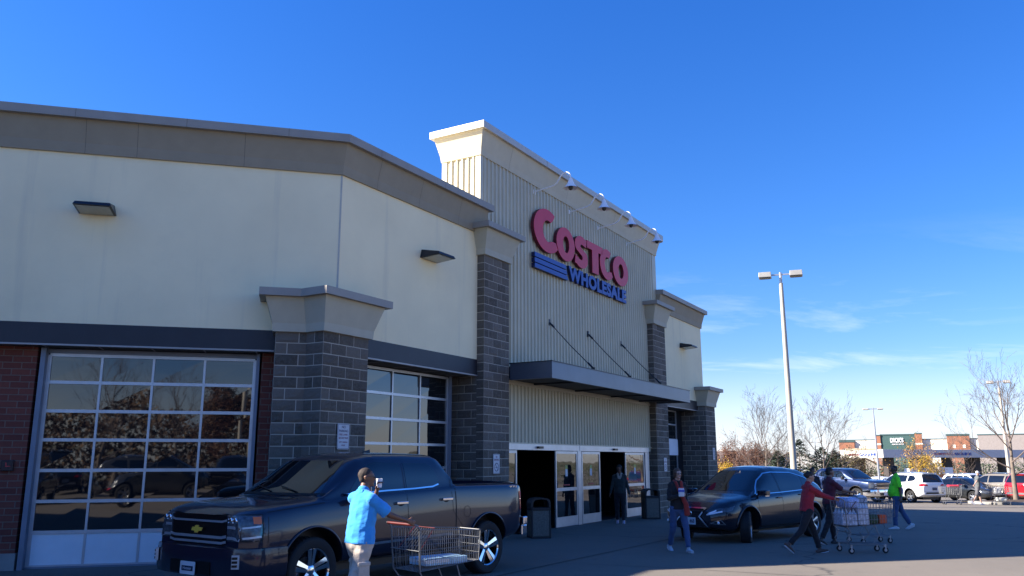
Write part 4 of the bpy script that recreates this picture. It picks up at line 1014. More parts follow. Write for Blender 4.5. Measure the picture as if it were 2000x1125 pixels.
SEDAN = dict(x=(-2.36, 2.36), half=.90, rw=.325, n=100, crease=.62, curves=dict(
    zb=[(-2.36, .44), (-2.0, .30), (-1.4, .24), (1.6, .22), (2.0, .26), (2.36, .34)],
    zs=[(-2.36, .84), (-2.2, .92), (-1.6, .97), (0, .93), (.9, .88), (1.6, .80), (2.05, .72), (2.28, .62), (2.36, .56)],
    zt=[(-2.36, .90), (-2.25, .99), (-1.78, 1.04), (-1.65, 1.06), (-1.05, 1.32), (-.6, 1.40), (0, 1.43), (.3, 1.40), (.5, 1.34), (1.30, .98), (1.40, .94), (1.8, .86), (2.1, .77), (2.3, .66), (2.36, .60)],
    wb=[(-2.36, .60), (-2.2, .80), (-2.0, .88), (-1.5, .905), (1.6, .90), (1.95, .86), (2.15, .78), (2.3, .62), (2.36, .5)],
    ws=[(-2.36, .58), (-2.2, .76), (-2.0, .84), (-1.4, .88), (1.3, .88), (1.8, .82), (2.1, .74), (2.3, .58), (2.36, .46)],
    wt=[(-2.36, .55), (-1.8, .72), (-1.5, .66), (-.8, .58), (.1, .56), (.4, .58), (1.3, .76), (1.8, .74), (2.36, .45)]))
SEDAN_W = [[(1.02, .965), (.02, .985), (.02, 1.30), (.30, 1.28), (.62, 1.16)], [(-.05, .985), (-.92, 1.01), (-1.22, 1.10), (-.85, 1.25), (-.5, 1.30), (-.05, 1.31)]]
def car(name, kind, org, az, zg, label, cat, c, mname, group=None, front='std', side_trim=True, wheels=True, text=None, steer=0.0, rear_text=None, metal=.4, clad=False):
    sp, wins = {'suv': (SUV, SUV_W), 'boxy': (BOXY, BOXY_W), 'sedan': (SEDAN, SEDAN_W)}[kind]
    e = empty(name, (org[0], org[1], zg), label, cat, group, rz=rad(90 - az), local=True)
    mp = paint(mname, c, metal, .25); mb = car_body(sp)
    xa = (1.40, -1.38) if kind == 'suv' else (1.36, -1.32); AX_ = [(xa[0], 1), (xa[0], -1), (xa[1], 1), (xa[1], -1)]
    ra = sp['rw'] + .075; o, bv = finish_body(mb, sp, e, mp, AX_, ra)
    gl = M_CARGLASS
    top = max(z for x, z in sp['curves']['zt']); zr = top - .10; zq = [z for x, z in sp['curves']['zt'] if abs(x - 1.3) < .11][0]
    for v in ('left', 'right'):
        sg_ = 1 if v == 'left' else -1
        for w_ in wins: patches('side_window', gl, e, bv, [(v, w_)], .004)
        s = MB()
        if side_trim:
            wa, wb_ = wins[0], wins[-1]; t0 = [(wa[0][0] + .02, wa[0][1] - .02), (0, wa[1][1] - .022)] + [(p[0], p[1] - .02) for p in wins[1][1:2]] + [(wins[-1][1][0] - (.05 if len(wins) > 2 else 0), wins[-1][1][1] - .01)]
            seam(s, bv, v, t0, .016, .007)
            if front == 'lux':
                seam(s, bv, v, [(1.02, 1.06), (.64, 1.355), (.30, 1.515), (0, 1.54), (-.85, 1.525), (-1.32, 1.42), (-1.90, 1.20)], .02, .007)
            s.build('window_trim', M_CHROME, e)
        s = MB(); zz = sp['curves']['zs']; zs_ = curve(zz)
        seam(s, bv, v, [(1.02, zs_(1.0) + .0), (.98, .62), (.90, .34)]); seam(s, bv, v, [(-.015, wins[0][2][1]), (-.015, .34)]); seam(s, bv, v, [(-1.06, wins[1][1][1]), (-1.0, .80), (-.94, .60)]); seam(s, bv, v, [(.90, .34), (-.86, .34)])
        seam(s, bv, v, [(1.05, zs_(1.05) + .02), (2.0, zs_(2.0) + .015)], .006); s.build('panel_gap', M_SEAM, e)
        for hx in (.14, -.86):
            m = MB(); p = hitp(bv, v, hx, zs_(hx) - .06, .025); m.obox(p, (.09, 0, 0), (0, .01, 0), (0, 0, .014)); m.build('door_handle', mp if front != 'lux' else mp, e, bevel=.005)
        m = MB(); c0 = Vector((.92, sg_ * 1.0, zs_(.92) + .10)); m.obox(c0, (.09, 0, 0), (-.03, .10, 0), (0, 0, .065)); m.obox(c0 + Vector((.02, -sg_ * .10, -.06)), (.03, 0, 0), (0, .06, 0), (0, 0, .02))
        mo = m.build('wing_mirror', mp, e, bevel=.03, smooth=40)
        if front == 'lux': m = MB(); m.obox(c0 + Vector((.03, 0, -.062)), (.08, 0, 0), (-.02, .10, 0), (0, 0, .01)); m.build('mirror_trim', M_CHROME, mo)
        if clad or front == 'lux':
            m = MB(); seam(m, bv, v, [(.92, .315), (-.90, .315)], .07, .012); m.build('sill_trim', M_BLACK if clad else M_DKCHROME, e)
            for ax_ in xa:
                m = MB(); pts = []
                for k in range(25):
                    a = rad(-8 + 196 * k / 24); x, z = ax_ + (ra + .02) * math.cos(a), sp['rw'] + .02 + (ra + .02) * math.sin(a); p = hitp(bv, v, x, z, .006)
                    if p is not None and z > .33: pts.append(p)
                m.tube(pts, .028, 6); m.build('arch_trim', M_BLACK if clad else mp, e, smooth=True)
        zl = zs_(2.1)
        if front == 'lux':
            patches('headlight', M_HL, e, bv, [('front', [(sg_ * .44, .63), (sg_ * .64, .66), (sg_ * .80, .80), (sg_ * .62, .77), (sg_ * .50, .71)])], .008, g=.03)
            m = MB(); seam(m, bv, 'front', [(sg_ * .74, .715), (sg_ * .46, .645), (sg_ * .64, .735)], .03, .014, .02); m.build('daytime_light', M_LED, e)
            patches('headlight', M_HL, e, bv, [(v, [(1.86, .84), (2.18, .76), (2.22, .70), (2.0, .72)])], .006, g=.03)
            m = MB(); seam(m, bv, 'front', [(sg_ * .54, .47), (sg_ * .72, .54), (sg_ * .78, .44), (sg_ * .54, .47)], .012, .01, .03); m.build('fog_light_trim', M_CHROME, e)
            m = MB(); m.ball(hitp(bv, 'front', sg_ * .68, .48, .005), .03, 10, 6); m.build('fog_light', M_LED, e, smooth=True)
        else:
            patches('headlight', M_HL, e, bv, [('front', [(sg_ * .42, zl - .17), (sg_ * .78, zl - .10), (sg_ * .78, zl + .0), (sg_ * .5, zl - .06)])], .007, g=.03); patches('headlight', M_HL, e, bv, [(v, [(1.80, zl + .0), (2.16, zl - .06), (2.2, zl - .16), (2.0, zl - .12)])], .007, g=.03)
        zt_ = .95 if kind != 'sedan' else .80
        patches('tail_light', M_TL, e, bv, [('rear', [(sg_ * .40, zt_ + .02), (sg_ * .74, zt_ + .02), (sg_ * .74, zt_ + .14), (sg_ * .46, zt_ + .10)])], .008, g=.03); patches('tail_light', M_TL, e, bv, [(v, [(-1.90, zt_ + .08), (-2.20, zt_ + .14), (-2.22, zt_), (-2.05, zt_)])], .008, g=.03)
    patches('windshield', gl, e, bv, [('front', [(-.74, zq + .03), (.74, zq + .03), (.66, zq + .22), (.54, zr), (-.54, zr), (-.66, zq + .22)])], .004)
    rz_ = top - .12; rb_ = {'suv': 1.20, 'boxy': 1.16, 'sedan': 1.09}[kind]
    patches('rear_window', gl, e, bv, [('rear', [(-.66, rb_), (.66, rb_), (.52, rz_), (-.52, rz_)])], .004)
    if kind != 'sedan':
        m = MB(); m.box(-2.0 if kind == 'boxy' else -1.78, -1.6, -.5, .5, top - (.06 if kind == 'boxy' else .10), top - (.035 if kind == 'boxy' else .075)); m.build('roof_spoiler', mp, e, bevel=.01)
        for k, s_ in enumerate((1, -1) if kind == 'boxy' else ()):
            m = MB(); m.tube([Vector((x, s_ * .59, hitp(bv, 'top', x, s_ * .55, 0).z + .03)) for x in (.15, -.4, -.9, -1.4)], .016, 6); m.build('roof_rail', M_DKCHROME, e, smooth=True)
    if front == 'lux':
        patches('grille', M_GRILLE, e, bv, [('front', [(-.40, .76), (.40, .76), (.25, .60), (.56, .30), (-.56, .30), (-.25, .60)])], .008, g=.04)
        m = MB(); seam(m, bv, 'front', [(.0, .77), (.41, .77), (.255, .60), (.575, .29), (-.575, .29), (-.255, .60), (-.41, .77), (0, .77)], .030, .022, .04); m.build('grille_surround', M_CHROME, e)
        m = MB()
        for k in range(9): z = .34 + k * .047; hw = .50 - .04 * k if z < .6 else .25 + (z - .6) * .8; seam(m, bv, 'front', [(-hw, z), (hw, z)], .008, .013)
        m.build('grille_slats', M_DKCHROME, e)
        fn_ = None; plate(e, bv, 'front', 0, .50, '468', simple('plate_pale_blue', (.5, .6, .68), .5), ink=m_ink)
        m = MB(); px = hitp(bv, 'front', 0, .66, .014); m.lathe([(.05, 0), (.06, .004), (.05, .008)], px, 20, (1, 0, 0)); m.build('emblem', M_CHROME, e)
    else:
        zg_ = .62 if kind != 'sedan' else .52
        patches('grille', M_GRILLE, e, bv, [('front', [(-.42, zg_ + .08), (.42, zg_ + .08), (.38, zg_ - .06), (-.38, zg_ - .06)]), ('front', [(-.5, .36), (.5, .36), (.44, .46), (-.44, .46)])], .006, g=.05)
        m = MB(); seam(m, bv, 'front', [(-.40, zg_ + .01), (.40, zg_ + .01)], .02, .012); m.build('grille_bar', M_CHROME, e)
        plate(e, bv, 'rear', 0, .80 if kind != 'sedan' else .66, rear_text or '', simple('plate_dark', (.05, .07, .12), .5))
        patches('rear_valance', M_BLACK if clad else simple('grey_valance', (.12, .12, .13), .6), e, bv, [('rear', [(-.62, .52), (.62, .52), (.55, .62), (-.55, .62)])], .006)
        if front == 'std':
            s = MB(); seam(s, bv, 'rear', [(-.78, .66), (.78, .66)], .01); seam(s, bv, 'rear', [(-.70, rb_ + .2), (-.78, .95), (-.74, .66)], .008); seam(s, bv, 'rear', [(.70, rb_ + .2), (.78, .95), (.74, .66)], .008); s.build('panel_gap', M_SEAM, e)
    if wheels:
        for ax_, sg_ in AX_: wheel(e, ax_, sg_ * (sp['half'] - .115), sp['rw'], sp['rw'] * .66, .22, sg_, steer=steer if ax_ > 0 else 0.0, style='five', mrim=simple('alloy_rim', (.45, .46, .48), .3, .85))
    m = MB(); m.box(-1.9, 1.9, -.5, .5, .20, .36); m.build('chassis', M_BLACK, e)
    return e

# ------------------------------------------------------------ the other vehicles
def place(x, y): return (x, y), gz(x, y)
car('suv', 'suv', (5.75, 20.78), 228.5, -.03, 'black crossover with a large chrome edged grille, driving past the doors with front wheels turned', 'car', (.004, .006, .016), 'black_crossover_paint', front='lux', steer=rad(28), metal=.08)
pickup('pickup_truck', (19.2, 50.0), 148, gz(19.2, 50.0), 'blue crew cab pickup parked nose out in the sunlit front row', (.008, .022, .075), 'blue_pickup_paint', False)
CARG = 'cars parked in the sunlit rows'
def parked(kind, x, y, az, label, c, mname, cat='car', metal=.2, clad=False, rt=''):
    return car('parked_car', kind, (x, y), az, gz(x, y), label, cat, c, mname, CARG, metal=metal, clad=clad, side_trim=False, rear_text=rt)
parked('boxy', 23.3, 50.3, 346, 'white compact crossover with its tail towards the shop, beside the blue pickup', (.72, .74, .76), 'white_paint_car', metal=.0, clad=True)
parked('sedan', 27.6, 52.2, 158, 'dark grey sedan parked between the white and the tan crossovers', (.03, .033, .036), 'dark_grey_paint')
parked('boxy', 29.6, 51.9, 338, 'tan crossover with its tail lights towards the shop', (.28, .25, .20), 'tan_paint', metal=.4, clad=True)
parked('boxy', 31.0, 49.6, 72, 'bright red hatch parked under the bare tree, cut by the frame', (.42, .012, .02), 'red_paint', metal=.1)
parked('sedan', 27.4, 63.5, 340, 'white sedan showing its roof between the blue pickup and the white crossover', (.70, .72, .74), 'white_sedan_paint', metal=0)
parked('boxy', 33.5, 62.0, 165, 'white roofed crossover behind the dark grey sedan', (.66, .68, .70), 'white_roof_paint', metal=0)
parked('sedan', 37.2, 61.0, 160, 'silver sedan in the second row behind the tan crossover', (.38, .39, .41), 'silver_paint', metal=.5)
parked('boxy', 16.6, 60.5, 150, 'dark blue crossover whose roof shows behind the people with carts', (.03, .05, .10), 'deep_blue_paint')

# ------------------------------------------------------------ people
def ecap(mb, p, q, r0, r1, side=(0, 1, 0), seg=14, rings=5, flat=False):
    "tapered limb with an elliptical section and rounded ends; r = (half width along side, half depth)"
    p, q, side = Vector(p), Vector(q), Vector(side); t = (q - p); L = t.length; t = t / L if L > 1e-6 else Vector((0, 0, 1))
    x = side - t * side.dot(t); x = x.normalized() if x.length > 1e-4 else t.orthogonal().normalized(); y = t.cross(x); st = []
    h0, h1 = min(r0), (.006 if flat else min(r1))
    for i in range(rings): a = math.pi / 2 * (1 - i / rings); st.append((-h0 * math.sin(a), math.cos(a), 0))
    for i in range(5): st.append((L * i / 4, 1, i / 4))
    for i in range(1, rings + 1): a = math.pi / 2 * i / rings; st.append((L + h1 * math.sin(a), (1 - .98 * (i / rings) if flat else math.cos(a)), 1))
    k = len(mb.v)
    for d, sc, u in st:
        w = (r0[0] * (1 - u) + r1[0] * u) * max(sc, .02); e = (r0[1] * (1 - u) + r1[1] * u) * max(sc, .02)
        for j in range(seg): a = 2 * math.pi * j / seg; mb.v.append(p + t * d + x * (w * math.cos(a)) + y * (e * math.sin(a)))
    for i in range(len(st) - 1):
        for j in range(seg): mb.f.append((k + i * seg + j, k + i * seg + (j + 1) % seg, k + (i + 1) * seg + (j + 1) % seg, k + (i + 1) * seg + j))
    mb.f.append(tuple(k + j for j in range(seg))[::-1]); mb.f.append(tuple(k + (len(st) - 1) * seg + j for j in range(seg)))
def fused(mb, name, mat, parent, vox=.012, smooth_it=3, label=None, wrinkle=0.0, seed=0):
    "union of overlapping closed shapes as one continuous skin"
    o = mb.build(name, mat, parent)
    r = o.modifiers.new('r', 'REMESH'); r.mode = 'VOXEL'; r.voxel_size = vox; s = o.modifiers.new('s', 'SMOOTH'); s.iterations = smooth_it; s.factor = .5
    me = bake_mesh(o); o.modifiers.clear()
    old = o.data; o.data = me; bpy.data.meshes.remove(old); me.name = name
    if wrinkle:
        cs = [v.co.copy() for v in me.vertices]; ns_ = [v.normal.copy() for v in me.vertices]; out_ = []
        for c, nv in zip(cs, ns_):
            n_ = noise.noise(Vector((c.x * 6, c.y * 6, c.z * 13 + seed))) + .5 * noise.noise(Vector((c.x * 15, c.y * 15, c.z * 22 + seed)))
            q_ = c + nv * (n_ * wrinkle); out_ += [q_.x, q_.y, q_.z]
        me.vertices.foreach_set('co', out_); me.update()
    if not me.materials: me.materials.append(mat)
    for p in me.polygons: p.use_smooth = True
    if label: o['label'] = label
    return o
def cloth(name, c, rough=.9, weave=220, amt=.12):
    if name in MATS: return MATS[name]
    t = Nt(name); t.col(var(t, c, 9, amt, True)); t.set(Roughness=rough); t.b.inputs['Sheen Weight'].default_value = .15
    mz = t.node('ShaderNodeMapping'); mz.inputs['Scale'].default_value = (1, 1, 2.2); t.link(t.pos(True), mz.inputs[0]); f = t.math('ADD', t.noise(7, 4, .6, vec=mz.outputs[0], Distortion=1.5), t.math('MULTIPLY', t.noise(18, 2, .5, obj=True), .25)); t.bump(f, .45, .022); MATS[name] = t.m; return t.m
def skin(c): return simple('skin_%d' % int(c[0] * 100), c, .5, amt=.06, scale=20, obj=True)
M_HAIRD = simple('dark_hair', (.018, .014, .012), .7, amt=.3, scale=60, obj=True); M_HAIRB = simple('brown_hair', (.075, .045, .028), .7, amt=.3, scale=60, obj=True)
M_EYE = simple('eye_dark', (.015, .012, .012), .2, amt=0); M_LIP = simple('lip', (.30, .11, .10), .5, amt=0)
class Pose:
    def __init__(s, h, lean=0.0, headturn=0.0, headdown=0.0, arms=((0, 0, 0), (0, 0, 0)), legs=((0, 0), (0, 0)), width=1.0, belly=0.0):
        s.h, s.k, s.w, s.belly = h, h / 1.75, width, belly
        k = s.k; V = Vector; s.dz = 0.0
        f = lambda x, y, z: V((x * k, y * k, z * k))
        s.pel = f(0, 0, .95); tl = Matrix.Rotation(lean, 3, 'Y')
        s.R = tl
        up = lambda x, y, z: s.pel + tl @ f(x, y, z)
        s.waist, s.chest, s.shc, s.neck = up(.0, 0, .13), up(.01, 0, .34), up(-.01, 0, .47), up(.0, 0, .54)
        s.head = s.neck + (tl @ f(.025, 0, .135))
        s.ht = Matrix.Rotation(headturn, 3, 'Z') @ Matrix.Rotation(headdown, 3, 'Y')
        s.arm, s.leg = [], []
        for i, sg in enumerate((1, -1)):
            pit, ab, el = arms[i][:3]; tw = arms[i][3] if len(arms[i]) > 3 else 0
            sh = up(-.01, sg * .152 * width, .445); d = V((math.sin(pit) * math.cos(ab), sg * math.sin(ab), -math.cos(pit) * math.cos(ab)))
            elb = sh + d * .29 * k; d2 = V((math.sin(pit + el) * math.cos(ab), sg * math.sin(ab - tw), -math.cos(pit + el) * math.cos(ab))).normalized()
            wr = elb + d2 * .25 * k; s.arm.append((sh, elb, wr, d2))
            hp, kn = legs[i]; hip = s.pel + f(0, sg * .095, -.03); d = V((math.sin(hp), sg * .01, -math.cos(hp))); kne = hip + d * .43 * k
            d2 = V((math.sin(hp - kn), 0, -math.cos(hp - kn))); an = kne + d2 * .42 * k; s.leg.append((hip, kne, an, hp - kn))
        lo = min(l[2].z - .075 * k for l in s.leg); 
        s.drop = -lo
def person(label, x, y, zg, az, P, skinc, hair, top, bottom, shoes, group=None, sleeves='long', shorts=False, hands=True, cloth_extra=None, hair_style='short', cat='person', vox=.012, glasses=False):
    e = empty('person', (x, y, zg), label, cat, group, rz=rad(90 - az), local=True); k = P.k; w = P.w; V = Vector; dr = V((0, 0, P.drop))
    ms = skin(skinc); R3 = P.R
    b = MB(); A = lambda v: v + dr
    # head and neck
    hc = A(P.head); hr = P.ht; sd = hr @ V((0, 1, 0))
    H = lambda x_, y_, z_: hc + hr @ V((x_ * k, y_ * k, z_ * k))
    ecap(b, H(-.012, 0, .022), H(-.008, 0, .034), (.075 * k, .092 * k), (.074 * k, .092 * k), sd); ecap(b, H(.022, 0, -.055), H(.02, 0, .0), (.046 * k, .055 * k), (.062 * k, .07 * k), sd)
    ecap(b, H(.092, 0, -.014), H(.080, 0, .022), (.014 * k, .014 * k), (.010 * k, .012 * k), sd, 8); ecap(b, H(.068, 0, -.078), H(.060, 0, -.07), (.022 * k, .02 * k), (.024 * k, .024 * k), sd, 8)
    for sg in (1, -1): ecap(b, H(-.012, sg * .077, -.012), H(-.016, sg * .080, .020), (.008 * k, .017 * k), (.008 * k, .02 * k), sd, 8)
    ecap(b, A(P.shc), A(P.neck) + V((.01, 0, .05 * k)), (.062 * k, .062 * k), (.054 * k, .056 * k))
    ecap(b, A(P.pel), A(P.chest), (.12 * k * w, .085 * k), (.13 * k * w, .09 * k)); ecap(b, A(P.arm[0][0]), A(P.arm[1][0]), (.04 * k, .04 * k), (.04 * k, .04 * k), (1, 0, 0))
    for i, (sh, el, wr, d2) in enumerate(P.arm):
        sg = (1, -1)[i]
        ecap(b, A(sh), A(el), (.046 * k * w, .046 * k * w), (.036 * k, .036 * k)); ecap(b, A(el), A(wr), (.038 * k, .037 * k), (.025 * k, .022 * k))
        # hand: palm, four fingers of unequal length curling in, a thumb from the side of the palm
        d = d2.normalized(); sv = V((0, -sg, 0)); pn = (sv - d * sv.dot(d)).normalized(); ac = d.cross(pn) * sg        # pn: palm faces inwards
        pc = A(wr) + d * .05 * k
        ecap(b, A(wr) + d * .012 * k, A(wr) + d * .085 * k, (.013 * k, .030 * k), (.014 * k, .038 * k), pn)
        for j, (o_, ln) in enumerate(((-.029, .036), (-.010, .042), (.010, .039), (.028, .030))):
            p0 = A(wr) + d * .085 * k + ac * o_ * k; c1, c2 = .45 + .06 * j, 1.1 + .08 * j
            p1 = p0 + (d * math.cos(c1) + pn * math.sin(c1)) * ln * k; p2 = p1 + (d * math.cos(c2) + pn * math.sin(c2)) * ln * .85 * k
            ecap(b, p0, p1, (.0095 * k,) * 2, (.009 * k,) * 2, pn, 8, 3); ecap(b, p1, p2, (.009 * k,) * 2, (.0078 * k,) * 2, pn, 8, 3)
        p0 = A(wr) + d * .03 * k - ac * .026 * k; p1 = p0 + (d * .6 - ac * .6 + pn * .45).normalized() * .042 * k; p2 = p1 + (d * .85 - ac * .1 + pn * .5).normalized() * .03 * k
        ecap(b, p0, p1, (.013 * k,) * 2, (.011 * k,) * 2, pn, 8, 3); ecap(b, p1, p2, (.011 * k,) * 2, (.009 * k,) * 2, pn, 8, 3)
    for (hi, kn, an, fa) in P.leg:
        ecap(b, A(hi), A(kn), (.070 * k * w, .072 * k * w), (.050 * k, .052 * k)); ecap(b, A(kn), A(kn).lerp(A(an), .35), (.050 * k, .052 * k), (.050 * k, .056 * k)); ecap(b, A(kn).lerp(A(an), .35), A(an), (.048 * k, .054 * k), (.031 * k, .034 * k))
    fused(b, 'body', ms, e, vox)
    # face details
    for sg in (1, -1): m = MB(); m.ball(H(.078, sg * .031, .012), .0105 * k, 8, 6, (.6, 1, .7)); m.build('eye', M_EYE, e, smooth=True)
    m = MB(); m.ball(H(.080, 0, -.045), .022 * k, 8, 6, (.35, 1, .26)); m.build('mouth', M_LIP, e, smooth=True)
    if glasses:
        m = MB()
        for sg in (1, -1):
            m.tube([H(.093 + .0 * a, sg * .032 + .021 * math.cos(a), .012 + .015 * math.sin(a)) for a in [i * .5236 for i in range(12)]], .002, 5, closed=True); m.tube([H(.09, sg * .053, .016), H(-.01, sg * .083, .02)], .002, 5)
        m.tube([H(.094, .011, .014), H(.094, -.011, .014)], .002, 5); m.build('glasses', M_BLACK, e)
    # hair
    m = MB()
    if hair_style == 'short': ecap(m, H(-.022, 0, .040), H(-.020, 0, .052), (.079 * k, .092 * k), (.078 * k, .090 * k), sd); ecap(m, H(-.052, 0, -.01), H(-.05, 0, .03), (.066 * k, .05 * k), (.070 * k, .055 * k), sd)
    elif hair_style == 'crop': ecap(m, H(-.020, 0, .036), H(-.018, 0, .042), (.0755 * k, .088 * k), (.0755 * k, .087 * k), sd); ecap(m, H(-.050, 0, -.01), H(-.05, 0, .03), (.064 * k, .044 * k), (.070 * k, .050 * k), sd)
    elif hair_style == 'bob':
        ecap(m, H(-.026, 0, .046), H(-.024, 0, .056), (.082 * k, .093 * k), (.081 * k, .090 * k), sd); ecap(m, H(-.05, 0, -.05), H(-.045, 0, .03), (.082 * k, .055 * k), (.084 * k, .065 * k), sd)
        for sg in (1, -1): ecap(m, H(.0, sg * .068, -.045), H(.015, sg * .066, .04), (.018 * k, .035 * k), (.022 * k, .045 * k), sd)
    elif hair_style == 'up':
        ecap(m, H(-.022, 0, .040), H(-.020, 0, .054), (.080 * k, .093 * k), (.078 * k, .090 * k), sd); ecap(m, H(-.075, 0, .03), H(-.105, 0, .05), (.04 * k, .04 * k), (.035 * k, .035 * k), sd)
        for q in range(7): a = q * .9; ecap(m, H(-.09, .02 * math.cos(a), .06), H(-.12, .045 * math.cos(a), .06 + .05 * abs(math.sin(a))), (.008 * k,) * 2, (.006 * k,) * 2, sd, 6, 2)
    elif hair_style == 'cap':
        ecap(m, H(-.012, 0, .046), H(-.010, 0, .058), (.081 * k, .096 * k), (.078 * k, .090 * k), sd); ecap(m, H(.05, 0, .045), H(.135, 0, .035), (.062 * k, .010 * k), (.045 * k, .008 * k), sd)
    if hair_style == 'cap': fused(m, 'cap', hair, e, vox)
    else: fused(m, 'hair', hair, e, vox * .8, 1, wrinkle=.005, seed=x * 3)
    # trousers or shorts
    m = MB(); ecap(m, A(P.pel) + V((0, 0, -.05 * k)), A(P.waist) + V((0, 0, -.02 * k)), (.165 * k * w, .125 * k * w), (.150 * k * w, .115 * k * w + P.belly * .5))
    for (hi, kn, an, fa) in P.leg:
        ecap(m, A(hi), A(kn), (.090 * k * w, .096 * k * w), (.070 * k, .072 * k))
        if shorts: ecap(m, A(kn).lerp(A(hi), .35), A(kn) + (A(an) - A(kn)) * .10, (.095 * k, .095 * k), (.100 * k, .100 * k), flat=True)
        else: ecap(m, A(kn), A(an) + (A(kn) - A(an)).normalized() * .03 * k, (.068 * k, .07 * k), (.056 * k, .062 * k), flat=True)
    ecap(m, A(P.leg[0][0]), A(P.leg[1][0]), (.09 * k, .09 * k), (.09 * k, .09 * k), (1, 0, 0))
    fused(m, 'shorts' if shorts else 'trousers', bottom, e, vox, 2, wrinkle=.010, seed=x)
    # top
    m = MB(); ecap(m, A(P.waist), A(P.pel) + V((0, 0, -.05 * k)), (.166 * k * w, .122 * k * w), (.176 * k * w, .134 * k * w), flat=True); ecap(m, A(P.waist), A(P.chest), (.165 * k * w, .124 * k * w), (.178 * k * w, .124 * k))
    ecap(m, A(P.chest), A(P.shc) + V((0, 0, -.02 * k)), (.178 * k * w, .122 * k), (.15 * k * w, .085 * k))
    ecap(m, A(P.arm[0][0]), A(P.arm[1][0]), (.066 * k, .062 * k), (.066 * k, .062 * k), (1, 0, 0))
    for sh_ in (P.arm[0][0], P.arm[1][0]): ecap(m, A(P.neck) + V((-.015, 0, -.035 * k)), A(sh_) + V((0, 0, .012)), (.058 * k, .060 * k), (.054 * k, .056 * k), (1, 0, 0))
    if P.belly: ecap(m, A(P.pel) + V((P.belly, 0, .05)), A(P.chest) + V((P.belly * .4, 0, -.08)), (.15 * k * w, .13 * k), (.14 * k * w, .10 * k))
    for (sh, el, wr, d2) in P.arm:
        if sleeves == 'long': ecap(m, A(sh), A(el), (.062 * k * w, .064 * k * w), (.052 * k, .054 * k)); ecap(m, A(el), A(wr), (.052 * k, .053 * k), (.038 * k, .038 * k), flat=True)
        else: ecap(m, A(sh), A(sh).lerp(A(el), .84), (.058 * k * w, .060 * k * w), (.062 * k * w, .066 * k * w), flat=True)
    ecap(m, A(P.shc), A(P.neck) + V((-.01, 0, -.005)), (.085 * k, .08 * k), (.070 * k, .068 * k))
    fused(m, 'shirt', top, e, vox, 2, wrinkle=.011, seed=y)
    # shoes
    for (hi, kn, an, fa) in P.leg:
        a = -fa if fa < 0 else -fa; d = V((math.cos(a), 0, math.sin(a) if a > 0 else math.sin(a))); 
        if abs(fa) < .15: d = V((1, 0, 0))
        elif fa < 0: d = V((math.cos(fa * .9), 0, math.sin(fa * .9)))      # trailing foot: toe down
        else: d = V((math.cos(fa * .6), 0, math.sin(fa * .6)))             # leading foot: toe up
        upv_ = V((-d.z, 0, d.x)); base = A(an) - upv_ * .045 * k
        m = MB(); ecap(m, base - d * .055 * k, base + d * .08 * k, (.042 * k, .042 * k), (.046 * k, .034 * k)); ecap(m, base + d * .08 * k - upv_ * .008, base + d * .165 * k - upv_ * .012, (.047 * k, .034 * k), (.040 * k, .022 * k)); ecap(m, base, A(an) + V((0, 0, .02)), (.038 * k, .045 * k), (.036 * k, .038 * k))
        so_ = fused(m, 'shoe', shoes, e, vox * .9, 1)
        m = MB(); q = base - upv_ * .040 * k; m.obox(q + d * .055 * k, d * .125 * k, V((0, .038 * k, 0)), upv_ * .010 * k); m.build('sole', M_SIGNW, so_, bevel=.012)
    return e, A, P
lp = lambda P, i: P.leg[i]
# man in the blue polo shirt, seen from behind, pushing a cart
Pb = Pose(1.73, lean=rad(4), headturn=rad(-34), arms=((rad(68), rad(0), rad(122), rad(42)), (rad(50), rad(10), rad(22), rad(4))), legs=((rad(16), rad(12)), (rad(-14), rad(8))), width=1.17)
pe, A, _ = person('man in a blue polo and khaki cargo shorts pushing a cart beside the navy pickup', -1.72, 9.72, 0, 44, Pb, (.16, .075, .045), simple('cropped_hair', (.035, .024, .02), .8, amt=.4, scale=90, obj=True), cloth('blue_polo', (.035, .30, .72)), cloth('khaki_cloth', (.48, .41, .34)), simple('white_trainer', (.6, .6, .62), .6), sleeves='short', shorts=True, hair_style='crop', vox=.0085, glasses=True)
m = MB(); ecap(m, A(Pb.neck) + Vector((-.055, .05, -.02)), A(Pb.neck) + Vector((-.055, -.05, -.02)), (.02, .032), (.02, .032), (1, 0, 0)); ecap(m, A(Pb.neck) + Vector((-.03, .07, -.02)), A(Pb.neck) + Vector((.06, .045, -.04)), (.018, .028), (.015, .02), (0, 1, 0)); ecap(m, A(Pb.neck) + Vector((-.03, -.07, -.02)), A(Pb.neck) + Vector((.06, -.045, -.04)), (.018, .028), (.015, .02), (0, 1, 0))
fused(m, 'collar', cloth('blue_polo', (.035, .30, .72)), pe, .008, 1)
for sg in (1, -1):
    m = MB(); L_ = Pb.leg[0 if sg > 0 else 1]; c = A(L_[0]).lerp(A(L_[1]), .72) + Vector((0, sg * .088, 0)); m.obox(c, (.075, 0, .0), (0, .018, 0), (0, 0, .085)); m.obox(c + Vector((0, sg * .008, .075)), (.08, 0, 0), (0, .02, 0), (0, 0, .022)); m.build('cargo_pocket', cloth('khaki_cloth', (.48, .41, .34)), pe, bevel=.012)
wl_ = A(Pb.arm[0][2]) + Pb.arm[0][3] * .09; cu_ = empty('paper_cup', Matrix.Translation(pe.location) @ Matrix.Rotation(rad(90 - 44), 4, 'Z') @ wl_, 'white paper held up near the face of the man in the blue polo', 'napkin')
bpy.context.view_layer.update()
cl = Matrix.Translation(pe.location) @ Matrix.Rotation(rad(90 - 44), 4, 'Z') @ wl_
